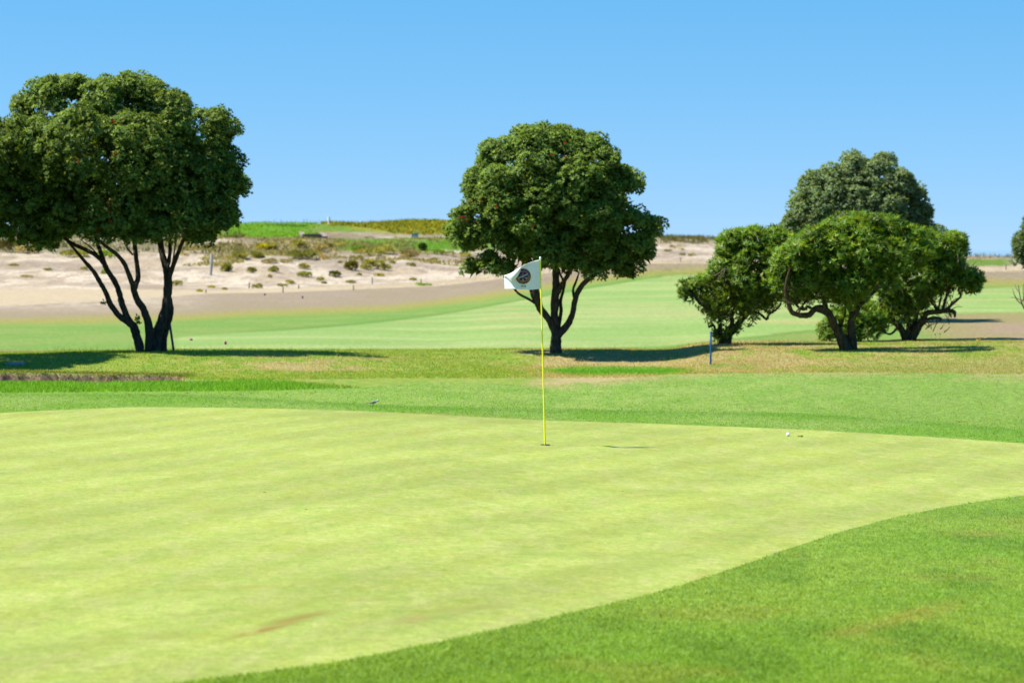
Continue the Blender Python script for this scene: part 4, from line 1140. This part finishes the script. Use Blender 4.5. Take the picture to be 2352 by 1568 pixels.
# ------------------------------------------------------------------ golf ball, divot, clods
gB = ground_at(1810, 1001.5, 20, 40)
import bmesh
bm = bmesh.new(); bmesh.ops.create_icosphere(bm, subdivisions=4, radius=1.0)
k = np.arange(320) + .5; ph = np.arccos(1 - 2 * k / 320); th = math.pi * (1 + 5 ** .5) * k
dm = np.stack([np.cos(th) * np.sin(ph), np.sin(th) * np.sin(ph), np.cos(ph)], 1)
for v in bm.verts:
    n_ = np.array(v.co.normalized()); a = math.acos(min(1, float((dm @ n_).max())))
    v.co = Vector(n_ * (1 - .025 * math.exp(-(a / .07) ** 2)))
me = bpy.data.meshes.new("golf_ball"); bm.to_mesh(me); bm.free()
me.polygons.foreach_set('use_smooth', np.ones(len(me.polygons), dtype=bool))
BR = .0245
ball = link("golf_ball", me, paint("ball_white", (.82, .82, .82), .3, .02, 30))
ball.scale = (BR,) * 3; ball.location = gB + np.array([0, 0, BR - .001]); tag(ball, "white golf ball resting on the putting green", "golf ball")

def clod_mesh(seed, leafy, col):
    rng = np.random.default_rng(seed)
    n = 60
    d = unit(rng.normal(size=(n, 3)) + (0, 0, .7)); P = rng.normal(size=(n, 3)) * (.5, .5, .12); P[:, 2] = np.abs(P[:, 2])
    cc = np.array(col) * rng.uniform(.6, 1.4, (n, 1))
    V, F, Cc = leaves_mesh(P, d, rng.uniform(.4, .9, n), rng.uniform(.15, .4, n), cc, rng)
    return new_mesh("turf_clod", V, F, Cc, False)
dv = link("turf_divot", clod_mesh(1, True, (.20, .23, .02)), M_GRASS); gd = ground_at(1839, 1003, 20, 40)
dv.location = gd; dv.scale = (.035, .03, .03); tag(dv, "small green divot lying right of the golf ball", "divot")
cl = clod_mesh(2, False, (.26, .16, .06)); cl.materials.append(M_DUNE)
for (a, b) in [(1714, 941), (2217, 968), (2205, 969), (1895, 985), (1728, 981), (1655, 978), (1705, 970), (1480, 940), (1640, 941), (857, 905), (295, 906), (300, 905), (330, 906), (430, 903), (550, 905), (715, 904), (1480, 926), (1005, 930), (2060, 985), (2100, 991)]:
    g_ = ground_at(a, b, 20, 45); o = link("turf_clod", cl); o.location = g_
    s_ = random.uniform(.012, .024); o.scale = (s_ * 1.4, s_, s_ * .8); o.rotation_euler = (0, 0, random.uniform(0, 6))
    tag(o, "small brown turf clod on the mown grass behind the putting green", "turf clod", "brown clods on the mown grass")
for (a, b) in [(703, 1169), (608, 1130), (1148, 1127), (1430, 1128)]:
    g_ = ground_at(a, b, 12, 45); o = link("turf_clod", cl); o.location = g_
    s_ = random.uniform(.008, .012); o.scale = (s_ * 1.4, s_, s_ * .7); o.rotation_euler = (0, 0, random.uniform(0, 6))
    tag(o, "tiny brown turf clod lying on the putting green itself", "turf clod", "tiny clods on the putting surface")

# ------------------------------------------------------------------ bird
gW = ground_at(857, 933, 24, 45); k8 = 1.0 / FD * gW[1]
bird = thing("wagtail_bird", "small grey and white long-tailed bird standing at the back edge of the green", "bird", gW)
SPN = [  # x along the body, z, half-height, half-width, colour
    (-.100, .0445, .001, .003, (.03, .03, .03)), (-.075, .045, .003, .007, (.04, .04, .045)), (-.045, .047, .004, .008, (.10, .10, .11)), (-.025, .050, .011, .012, (.20, .20, .21)),
    (-.005, .053, .017, .016, (.22, .22, .23)), (.018, .056, .020, .018, (.24, .24, .25)), (.038, .061, .018, .016, (.25, .25, .26)), (.050, .070, .0135, .012, (.26, .26, .27)),
    (.058, .078, .0125, .0115, (.42, .42, .43)), (.067, .081, .011, .010, (.55, .55, .55)), (.075, .080, .006, .006, (.10, .10, .10)), (.082, .079, .003, .003, (.02, .02, .02)), (.092, .078, .0006, .0006, (.02, .02, .02))]
V_, F_, C_ = [], [], []
n = 14
for (x, z, hh, hw, c) in SPN:
    for k in range(n):
        t = 2 * math.pi * k / n
        V_.append((x, hw * math.cos(t), z + hh * math.sin(t)))
        belly = math.sin(t) < -.25 and -.03 < x < .07
        C_.append((.62, .62, .60) if belly else c)
for i in range(len(SPN) - 1):
    for k in range(n): F_.append((i * n + k, i * n + (k + 1) % n, (i + 1) * n + (k + 1) % n, (i + 1) * n + k))
F_.append(tuple(range(n - 1, -1, -1))); F_.append(tuple(range((len(SPN) - 1) * n, len(SPN) * n)))
M_FEATHER = leaf_material("feather", .05, .7, .2)
b_ = link("body", new_mesh("body", np.array(V_), F_, np.array(C_), True), M_FEATHER, bird)
for sgn in (-1, 1):
    mb = MB(); W_ = []
    for i, (x, z, h) in enumerate([(.035, .062, .008), (.015, .058, .013), (-.01, .053, .011), (-.035, .049, .005), (-.05, .047, .001)]):
        for k in range(6):
            t = 2 * math.pi * k / 6; W_.append((x, sgn * (.0175 + .003 * math.cos(t) - abs(x - .01) * .12), z + h * math.sin(t)))
    mb.add(W_, [(i * 6 + k, i * 6 + (k + 1) % 6, (i + 1) * 6 + (k + 1) % 6, (i + 1) * 6 + k) for i in range(4) for k in range(6)], (.075, .07, .07))
    mb.build("wing", M_FEATHER, bird, None, True)
    mb = MB(); xx = .010 if sgn < 0 else -.006
    mb.tube([(xx, sgn * .007, .042), (xx - .008, sgn * .008, .024), (xx + .002, sgn * .008, .002), (xx + .014, sgn * .009, .001)], [.004, .0022, .0016, .001], 6, True, (.02, .018, .018)); mb.build("leg", M_FEATHER, bird, None, True)
    mb = MB(); mb.lathe((.066, sgn * .0098, .0825), [(.0003, -.0018), (.0018, 0), (.0003, .0018)], 8, (.01, .01, .01)); mb.build("eye", M_FEATHER, bird)
bird.rotation_euler = (0, 0, math.radians(-8)); bird.scale = (1.08,) * 3

# ------------------------------------------------------------------ stakes, posts, markers
M_BLUE = paint("blue_paint", (.035, .09, .25), .45, .2, 9)
M_BLUEDARK = paint("dark_blue_paint", (.022, .040, .085), .5, .2, 9)
M_GREYPOST = paint("weathered_post", (.30, .29, .28), .8, .25, 6)
M_THIN = paint("grey_wood", (.16, .135, .11), .9, .3, 8)
M_PINK = paint("magenta_paint", (.30, .020, .14), .4, .1, 9)
M_PURPLE = paint("purple_paint", (.12, .012, .075), .4, .1, 9)
def stake(name, label, cat, foot, top, dia, Y0, Y1, mat, group=None, tip=.5, Yfix=None):
    g_ = ground_at(foot[0], foot[1], Y0, Y1)
    t_ = ray_at(top[0], top[1], float(g_[1]))
    o = thing(name, label, cat, g_, group)
    d_ = (t_ - g_); L = np.linalg.norm(d_); d_ = d_ / L
    mb = MB(); r = dia / 2
    mb.tube([g_ - d_ * .08, g_ + d_ * L * .5, g_ + d_ * (L - r * .7), t_], [r, r, r, r * tip], 10)
    mb.build("shaft", mat, o, None, True, g_)
    return o, g_, t_
o, g_, t_ = stake("marker_stake", "upright blue stake in the tree's shade in front of the small glossy shrub", "stake", (1632, 838), (1633, 762), .040, 44, 56, M_BLUE, "blue hazard stakes")
mb = MB(); mb.lathe(t_ - g_, [(.020, -.02), (.022, -.005), (.018, .008), (.007, .014)], 10); mb.build("cap", M_BLUE, o, None, True)
o, g_, t_ = stake("marker_stake", "leaning dark blue stake beside the multi-stemmed tree", "stake", (399, 806), (386, 717), .052, 46, 57, M_BLUEDARK, "blue hazard stakes")
mb = MB(); mb.lathe(t_ - g_, [(.026, -.02), (.028, -.005), (.022, .008), (.008, .014)], 10); mb.build("cap", M_BLUEDARK, o, None, True)
stake("wooden_post", "tall pale grey post standing alone on the sandy slope left of the bushes", "post", (484, 632), (487, 584), .15, 100, 180, M_GREYPOST, None, .9)
stake("wooden_post", "white post on the skyline of the grassy dune top", "post", (755, 516), (755.5, 498), .17, 150, 200, paint("white_post", (.7, .7, .7), .6, .1, 5), None, .95)
PP = [((572, 663), (573, 648), "short thin post at the upper path edge beside a slanting tuft"),
      ((650, 672), (650, 658), "thin post on the lower edge of the sandy path, above the pair of purple markers"),
      ((686, 663), (686, 654.5), "shortest thin post on the upper path edge, between two taller ones"),
      ((812, 666), (812, 655), "thin post on the lower path edge, midway along the path in the open"),
      ((855, 652), (855, 636), "thin post with a pale foot at the upper path edge below the dune bushes"),
      ((967, 653), (967, 640), "thin post at the path rising from a low green tuft, nearest the flag"),
      ((472, 673), (474, 665), "tiny post stub beside the path just right of the multi-stemmed tree"),
      ((1563, 601), (1563, 591), "thin lone post at the foot of the bare sand between the two tree groups"),
      ((2310, 620), (2311, 606), "thin post below the tree at the right edge")]
for f_, t2, lb in PP:
    stake("path_post", lb, "post", f_, t2, .055, 95, 175, M_THIN, "thin posts along the sandy path", .8)
TM = [((763 / 1.7415, 782.0), 12, 9, M_PINK, "pink tee marker, left one of the near pair right of the leaning stake", 1), ((902 / 1.7415, 791), 10, 14, M_PINK, "dark pink tee marker, right one of the near pair by the mound's shaded edge", 0),
      ((607.5, 678), 8, 8, M_PURPLE, "purple tee marker, left one of the far pair on the dry ground", 1), ((695, 685), 7, 10, M_PURPLE, "purple tee marker, right one of the far pair on the dry ground", 0)]
for (a, b), w_, h_, mt, lb, tip_ in TM:
    g_ = ground_at(a, b, 57, 140); w = w_ / 1.7415 / FD * g_[1]; h = h_ / 1.7415 / FD * g_[1]
    mb = MB(); r = w / 2
    mb.lathe((0, 0, 0), [(r * .85, -.02), (r * .9, h * .1), (r, h * .4), (r * .97, h * .7), (r * .75, h * .9), (r * .3, h)], 12)
    o = mb.build("tee_marker", mt, None, None, True); o.location = g_; tag(o, lb, "tee marker", "tee markers in two pairs")
    if tip_: o.rotation_euler = (0, math.radians(24), 0)
# grey slab in the shade
g_ = ground_at(37, 838, 44, 50)
mb = MB(); mb.box((0, 0, .03), (.36, .24, .06)); o = mb.build("concrete_slab", paint("slab", (.22, .24, .24), .8, .25, 14)); o.location = g_; o.rotation_euler = (0, 0, .1)
bv = o.modifiers.new("edge", 'BEVEL'); bv.width = .008; bv.segments = 2
tag(o, "flat grey slab lying in the shade on the left mound", "slab")
# sign board
g_ = ground_at(953, 547.5, 150, 176); Ys = float(g_[1]); kx = Ys / FD / 1.7415
sign = thing("hole_sign", "small blue sign board with hole numbers at the foot of the green bank", "sign", g_)
M_BOARD = paint("pale_blue_board", (.20, .36, .44), .5, .1, 6); M_DB = paint("dark_blue_board", (.02, .06, .17), .5, .1, 6)
mb = MB(); mb.box((0, 0, .20), (27 * kx, .03, 12 * kx)); mb.build("board", M_BOARD, sign)
mb = MB(); mb.box((0, -.004, .20 + 7.3 * kx), (28 * kx, .05, 2.6 * kx)); mb.build("header", M_DB, sign)
for sx in (-1, 1):
    mb = MB(); mb.box((sx * 10 * kx, .03, .05), (.04, .03, .36)); mb.build("leg", M_DB, sign)
for ch, xo in (("9", -8.0), ("17", 4.5)):
    mb = MB(); Vg, Fg = glyph(ch); mb.add([((xo + a * 9) * kx, -.018, .20 + (-3.4 + b * 9.5) * kx) for a, b, _ in Vg], Fg)
    mb.build("numeral", M_DB, sign)
# steps of the tee
conv3 = lambda a, b, r=1: (516.8 + .2563 * a, 459.4 + .2563 * b, .2563 * r)
g_ = ground_at(*conv3(785, 336)[:2], 146, 175); Yt = float(g_[1])
steps = thing("timber_steps", "timber-edged step cut into the green tee bank on the dune top", "steps", g_)
M_TIM = paint("dark_timber", (.07, .055, .045), .9, .3, 6); M_TIML = paint("pale_timber", (.24, .20, .155), .9, .2, 6)
def plank(a, b, w, h, mat):
    A = ray_at(*conv3(*a)[:2], Yt); Bp = ray_at(*conv3(*b)[:2], Yt + .8 if b[1] < a[1] else Yt)
    d_ = Vector(Bp - A); c_ = (A + Bp) / 2 - g_
    rot = d_.to_track_quat('X', 'Z').to_matrix()
    mb = MB(); mb.box(c_, (d_.length, w, h), rot); mb.build("plank", mat, steps)
plank((705, 326), (868, 328), .25, .26, M_TIM); plank((902, 334), (866, 300), .3, .14, M_TIML); plank((706, 328), (682, 292), .3, .12, M_TIML)
plank((690, 312), (862, 310), .2, .10, M_TIML)
# low dark board on the skyline
g_ = ground_at(*conv3(555, 232)[:2], 150, 190)
mb = MB(); Yq = float(g_[1]); A = ray_at(*conv3(380, 226)[:2], Yq); Bp = ray_at(*conv3(735, 232)[:2], Yq)
d_ = Vector(Bp - A); mb.box(tuple((A + Bp) / 2 - g_), (d_.length, .06, .10), d_.to_track_quat('X', 'Z').to_matrix())
o = mb.build("low_board", paint("teal_board", (.03, .06, .07), .7, .2, 4)); o.location = g_; tag(o, "long low dark board on the skyline above the bright green bank", "board")

# ------------------------------------------------------------------ dune plants
def plant_mesh(seed, w, h, col, spiky=.3, n=None, leaf=None):
    """low mound of leafy sprays, w wide and h high, origin at its foot"""
    rng = np.random.default_rng(seed)
    n = n or int(np.clip(260 + 420 * w, 150, 1100))
    nl = max(3, int(w / .35)); lob = np.stack([rng.uniform(-.36, .36, nl) * w, rng.uniform(-.3, .3, nl) * w * .7, rng.uniform(.25, .5, nl) * h], 1); lr = rng.uniform(.28, .5, nl)
    i = rng.integers(0, nl, n); d = unit(rng.normal(size=(n, 3)) + (0, 0, .6))
    P = lob[i] + d * np.stack([lr[i] * w * .58, lr[i] * w * .5, lr[i] * h * .72], 1) * rng.uniform(.55, 1.05, (n, 1))
    P[:, 2] = np.maximum(P[:, 2], .01)
    D = unit(d + np.array([0, 0, spiky * 2.2]) + rng.normal(size=d.shape) * .35)
    lf = leaf or max(.07, .16 * min(1, h * 2))
    L = rng.uniform(.6, 1.3, n) * lf; W = L * rng.uniform(.22, .42, n)
    cc = np.array(col) * rng.uniform(.55, 1.45, (n, 1)) * (1 + .25 * rng.normal(size=nl)[i][:, None].clip(-1, 1))
    V, F, Cc = leaves_mesh(P, D, L, W, cc, rng)
    return new_mesh("dune_shrub", V, F, Cc, False)
OL, DK, YG, GY, OR, GR = (.29, .285, .085), (.21, .225, .06), (.40, .36, .03), (.34, .29, .17), (.45, .28, .035), (.22, .34, .045)
DUNE = [  # crop point of the foot, width, height, colour, spikiness, label
    (330, 445, 145, 78, YG, .2, "yellow-green dune bush at the slope's upper left, under the bare bank"),
    (430, 445, 150, 90, OL, .3, "olive dune bush between the yellow-green bush and the dark bushy one"),
    (625, 435, 190, 100, OL, .4, "tall grey-olive dune bush topping the big clump below the timber step"),
    (690, 520, 265, 85, DK, .2, "wide dark green bush with yellow tips, lowest of the clump below the timber step"),
    (870, 512, 95, 30, OR, .1, "orange-yellow low dune plant at the right foot of the wide dark bush"),
    (110, 525, 240, 100, OL, .3, "wide brownish bush to the upper right of the tall grey post"),
    (335, 522, 170, 72, DK, .3, "dark low dune bush on mid slope under the olive one"),
    (480, 492, 90, 60, GY, .4, "grey wispy dune bush right of the dark low one"),
    (835, 462, 150, 75, GY, .4, "grey-brown wispy dune bush just below the terrace's left end"),
    (980, 425, 140, 60, OL, .3, "small olive bush at the left tip of the green terrace"),
    (1160, 478, 180, 95, GR, .5, "bright green grassy bush under the terrace, left of centre"),
    (1310, 500, 260, 115, OL, .4, "broad olive bush in the middle below the terrace"),
    (1450, 480, 220, 95, OL, .4, "broad olive bush below the terrace, right of the middle one"),
    (1640, 525, 200, 95, GY, .4, "brown-olive bush below the sign board"),
    (1750, 450, 95, 75, (.04, .09, .012), .3, "dark green rounded bush just below the sign board"),
    (1870, 485, 180, 60, GR, .3, "low green bush at the terrace's right end beside the centre tree"),
    (2080, 505, 180, 55, OL, .3, "low olive bush partly behind the centre tree's left side"),
    (1170, 535, 105, 55, OL, .4, "small olive bush alone below the bright green grassy one"),
    (1080, 625, 172, 92, (.115, .105, .008), .2, "round yellow-tipped bush alone in the middle of the bare sand"),
    (1330, 615, 170, 105, OL, .3, "olive bush on mid slope, biggest of a touching trio"),
    (1425, 628, 115, 65, OL, .3, "olive bush at the right of a touching trio on mid slope"),
    (1240, 618, 110, 55, OL, .3, "olive bush at the left of a touching trio on mid slope"),
    (1510, 568, 75, 35, OL, .3, "little olive bush right of the touching trio"),
    (1660, 592, 85, 42, OL, .3, "little olive bush well right of the trio on bare sand"),
    (1865, 552, 130, 42, OL, .3, "flat olive bush high on the sand near the centre tree"),
    (712, 615, 140, 62, OL, .3, "olive bush under the wide dark clump on mid slope"),
    (715, 690, 112, 68, DK, .3, "dark round bush directly under the mid-slope olive bush, close to the path"),
    (990, 690, 105, 68, (.09, .10, .010), .3, "round green bush low on the sand, below the round yellow-tipped one"),
    (1368, 686, 102, 44, YG, .2, "yellow-green low bush behind the thin post with a pale foot"),
    (1220, 675, 72, 26, OL, .3, "flat little tuft left of the yellow-green low bush"),
    (1070, 742, 175, 42, OL, .4, "long low grassy bush at the upper edge of the path"),
    (1700, 718, 115, 26, OL, .4, "flat grassy tuft on the sand left of the post nearest the flag"),
    (1785, 768, 150, 34, GR, .4, "flat green tuft at the foot of the post nearest the flag"),
    (225, 655, 92, 65, OL, .3, "small olive bush second from the tall grey post on the lower sand"),
    (455, 645, 100, 62, DK, .3, "small dark bush alone on mid slope, left of the wide dark clump"),
    (25, 640, 120, 95, DK, .3, "dark rounded bush right beside the tall grey post"),
    (275, 790, 92, 60, OL, .4, "slanting tuft beside the upper path edge next to a short post"),
    (515, 775, 85, 36, OL, .4, "low tuft at the path edge above the lower-edge post"),
    (572, 752, 85, 46, OL, .4, "spiky tuft above the path, right of the low tuft"),
    (848, 724, 62, 50, OL, .5, "wispy tuft on bare sand above the middle of the path"),
    (875, 748, 70, 24, OL, .4, "flat tuft at the path edge under the wispy one"),
    (400, 696, 52, 40, GY, .5, "thin grey tuft on bare sand left of the dark round bush"),
    (125, 415, 70, 35, (.20, .10, .05), .2, "rusty brown small plant on the bare bank left of the yellow-green bush"),
    (560, 560, 120, 50, GY, .5, "grey dry tuft left of the mid-slope olive bush"),
    (370, 570, 150, 60, GY, .5, "pale dry bush under the dark low one"),
]
def dune_plant(conv, a, b, w, h, col, spk, lb, seed, y0=110, y1=172):
    px, row, k_ = conv(a, b, 1)
    g_ = ground_at(px, row, y0, y1); sc = k_ / FD * g_[1]
    o = link("dune_shrub", plant_mesh(seed, w * sc * 1.12, h * sc * .95, col, spk), M_DUNE)
    o.location = g_ - np.array([0, 0, .03]); tag(o, lb, "dune shrub", "shrubs scattered on the sandy dune")
for i, (a, b, w, h, c, sp, lb) in enumerate(DUNE):
    dune_plant(conv3, a, b, w, h, c, sp, lb, 300 + i)
DL = [(1595, 655, 95, 62, OL, "olive bush between the multi-stemmed tree and the tall grey post"), (1765, 708, 85, 26, YG, "flat yellow-green tuft below the tall grey post"),
      (120, 478, 110, 28, OL, "flat olive tuft on the sand at the left edge"), (755, 515, 55, 42, OL, "small tuft on the sand left of the tree's forked stem"),
      (925, 550, 55, 52, GR, "small green tuft half hidden by the second stem of the multi-stemmed tree"), (660, 405, 240, 95, OL, "wide olive bush under the big tree's crown, left of its stems"),
      (960, 415, 190, 105, GR, "green bush seen between the stems of the multi-stemmed tree"), (60, 355, 240, 150, (.10, .085, .03), "brown-olive bush at the left edge below the big crown"),
      (250, 365, 200, 110, GY, "grey-olive bush beside the brown one at the left edge"), (1905, 673, 60, 24, YG, "little yellow tuft right below the tall grey post"), (2000, 690, 65, 22, OL, "little olive tuft near the path post stub"),
      (430, 522, 60, 34, OL, "small tuft alone on the sand left of the multi-stemmed tree"), (240, 580, 110, 28, GY, "grey flat tuft on the sand at far left"), (1650, 385, 100, 40, GY, "grey tuft just right of the big tree's lowest leaves")]
for i, (a, b, w, h, c, lb) in enumerate(DL):
    dune_plant(conv2, a, b, w, h, c, .35, lb, 380 + i)
DR = [(2060, 1245, 65, 28, OL, "small tuft on the bare sand right of the centre tree"), (2200, 1280, 52, 26, OL, "left one of two tufts side by side on the bare sand"), (2275, 1282, 62, 26, OL, "right one of two tufts side by side on the bare sand"),
      (2130, 1212, 110, 32, GY, "grey low bush under the skyline between the centre tree and the shrubs"), (2200, 1232, 45, 16, GY, "tiny grey tuft under the low grey bush")]
for i, (a, b, w, h, c, lb) in enumerate(DR):
    dune_plant(conv4, a, b, w, h, c, .4, lb, 400 + i, 140, 180)

def scatter_cover(name, n, xr, rr, yr, col, size, seed, mask=None, spiky=.5, width=.35, mat=None):
    """small sprays covering a stretch of dune, one mass"""
    rng = np.random.default_rng(seed)
    U_ = rng.uniform(xr[0], xr[1], n * 4); Y_ = rng.uniform(yr[0], yr[1], n * 4)
    x = (U_ - CX) / FD * Y_; z = terrain(x, Y_); _, r = project(x, Y_, z)
    ok = (r > rr[0]) & (r < rr[1])
    if mask is not None: ok &= mask(U_, Y_, r, x)
    k = np.where(ok)[0][:n]; x, y, z = x[k], Y_[k], z[k]; m = len(k)
    D = unit(rng.normal(size=(m, 3)) + (0, 0, spiky * 3)); L = rng.uniform(.5, 1.3, m) * size
    c = np.array(col)[rng.integers(0, len(col), m)] * rng.uniform(.6, 1.35, (m, 1))
    V, F, Cc = leaves_mesh(np.stack([x, y, z - .02], 1), D, L, L * width, c, rng)
    o = link(name, new_mesh(name, V, F, Cc, False), mat or M_DUNE, None, 'stuff')
    return o
scatter_cover("ground_cover_plants", 9000, (740, 1110), (505, 541), (158, 182), [(.30, .29, .018), (.24, .27, .018), (.34, .25, .03), (.17, .21, .03)], .26, 51,
              lambda u, y, r, x: (fbm(x * .9, y * .9, 3) > .36) & (r < np.interp(u, [740, 800, 850, 900, 960, 1110], [516, 519, 526, 535, 540, 541]) + 8 * (fbm(x * .5, y * .5, 3) - .5)))
scatter_cover("bank_grass", 9000, (480, 745), (508, 547), (158, 182), [(.15, .34, .014), (.18, .37, .016), (.23, .34, .025)], .18, 52, lambda u, y, r, x: u + 40 * fbm(x, y, 2) < 745, .9, .18)
scatter_cover("terrace_grass", 6000, (770, 1060), (549, 578), (146, 168), [(.19, .36, .018), (.16, .31, .018)], .13, 53, None, .9, .18)
scatter_cover("marram_grass", 3500, (1480, 1700), (538, 575), (150, 186), [(.17, .15, .06), (.12, .13, .035), (.20, .18, .09)], .33, 54, lambda u, y, r, x: (r < 562 + 8 * (fbm(x, y, 2) - .5)) & (fbm(x * 1.2, y * .8, 3) > .46), 1.2, .14)
scatter_cover("marram_grass", 2500, (-40, 560), (535, 585), (140, 180), [(.13, .12, .04), (.10, .11, .03)], .34, 55, lambda u, y, r, x: fbm(x * .7, y * .6, 3) > .48, 1.0, .2)
scatter_cover("skyline_grass", 450, (520, 1080), (506, 524), (165, 182), [(.2, .19, .06), (.16, .17, .07)], .38, 56, None, 2.2, .06)
scatter_cover("skyline_grass", 500, (2180, 2420), (585, 600), (145, 162), [(.22, .19, .08), (.18, .18, .06)], .28, 57, None, 1.6, .12)

scatter_cover("dune_scrub", 15000, (380, 1120), (548, 612), (125, 165), [(.30, .28, .11), (.24, .26, .07), (.34, .28, .15), (.27, .21, .13)], .20, 58,
              lambda u, y, r, x: fbm(x * .42 + 5, y * .3, 4) > .455 + .13 * sstep(560, 612, r), .8, .3)
# dandelions by the right shrub
bl = None
rng = np.random.default_rng(9)
d = unit(rng.normal(size=(22, 3)) * (1, 1, .4) + (0, 0, .5))
Vv, Ff, Cc = leaves_mesh(np.tile([0, 0, .12], (22, 1)), d, np.full(22, .026), np.full(22, .012), np.tile([.75, .48, .01], (22, 1)), rng)
head = new_mesh("flower_head", Vv, Ff, Cc, False); head.materials.append(M_DUNE)
mb = MB(); mb.tube([(0, 0, -.01), (.004, 0, .06), (0, 0, .12)], [.003, .0025, .002], 5, True, (.10, .16, .02))
stem_o = mb.build("stem", M_DUNE, None, None, True); stem_me = stem_o.data; bpy.data.objects.remove(stem_o)
for (a, b) in [(2045, 1292), (2065, 1288), (2100, 1278), (2054, 1296), (1748, 1248), (1775, 1254), (1806, 1250), (1662, 1303)]:
    px, row, _ = conv6(a, b, 1); g_ = ground_at(px, row + 4, 48, 60)
    t = thing("yellow_flower", "yellow dandelion-like flower in the grass before the right-hand glossy shrub", "flower", g_, "yellow flowers under the shrubs")
    t.scale = (1.0,) * 3
    link("stem", stem_me, None, t); link("flower_head", head, None, t)

# ------------------------------------------------------------------ grass blades
def blades(name, n, sampler, h, w, seed, tint=(1.15, 1.12, 1.0), keep=None, lean=.45):
    rng = np.random.default_rng(seed)
    x, y = sampler(rng, n)
    z = terrain(x, y)
    c, gs, u, r, rd = ground_colour(x, y, z)
    ok = np.ones(len(x), bool) if keep is None else keep(x, y, z, gs, u, r, rd)
    x, y, z, c = x[ok], y[ok], z[ok], c[ok]; m = len(x)
    a = rng.uniform(0, 2 * math.pi, m); H = h * rng.uniform(.55, 1.35, m)
    dx = np.cos(a) * w / 2; dy = np.sin(a) * w / 2
    tl = rng.normal(size=(m, 2)) * lean * H[:, None]
    V = np.stack([np.stack([x - dx, y - dy, z - .004], 1), np.stack([x + dx, y + dy, z - .004], 1), np.stack([x + tl[:, 0], y + tl[:, 1], z + H], 1)], 1).reshape(-1, 3)
    F = np.arange(3 * m).reshape(m, 3)
    cc = c * np.array(tint) * rng.uniform(.84, 1.18, (m, 1))
    cc = np.repeat(cc, 3, 0)
    link(name, new_mesh(name, V, F, cc, False), M_GRASS, None, 'stuff')

def by_invY(y0, y1, u0, u1):
    def f(rng, n):
        y = 1 / rng.uniform(1 / y1, 1 / y0, n); u = rng.uniform(u0, u1, n)
        return (u - CX) / FD * y, y
    return f
blades("lawn_grass", 450000, by_invY(11.5, 27, -100, 3500), .019, .0075, 71, tint=(1.85, 1.64, 1.25), lean=.9, keep=lambda x, y, z, g, u, r, rd: (g < -.01) & (y < B_BACK(u)))
blades("collar_grass", 270000, by_invY(28, 47, -500, 3200), .018, .011, 72, tint=(1.75, 1.7, 1.4), lean=.9, keep=lambda x, y, z, g, u, r, rd: (y > B_BACK(u) + .02) & (y < B_FOOT(u)) & ~((u < 800) & (y > B_STRIP(u) + .3)))
blades("rough_grass", 70000, by_invY(36, 43.2, -500, 950), .060, .013, 73, tint=(1.55, 1.5, 1.1), keep=lambda x, y, z, g, u, r, rd: (y > B_STRIP(u) + .1) & (y < B_ROUGH(u)) & (fbm(x * 1.3, y, 2) < .45 + sstep(830, 560, u)))
blades("mound_grass", 190000, by_invY(42.5, 58, -450, 2950), .032, .013, 74, tint=(1.5, 1.52, 1.25), lean=.8, keep=lambda x, y, z, g, u, r, rd: (y > B_FOOT(u)) & (y < rd + .3) & ~((u < 420) & (y < 44.15)))
blades("lip_grass", 11000, by_invY(44.05, 44.7, -450, 450), .05, .013, 75, tint=(1.15, 1.25, .9), lean=.7)
blades("ridge_grass", 6000, by_invY(50, 57, -100, 2450), .11, .007, 76, keep=lambda x, y, z, g, u, r, rd: (fbm(x * 1.5, y, 2) > .52))
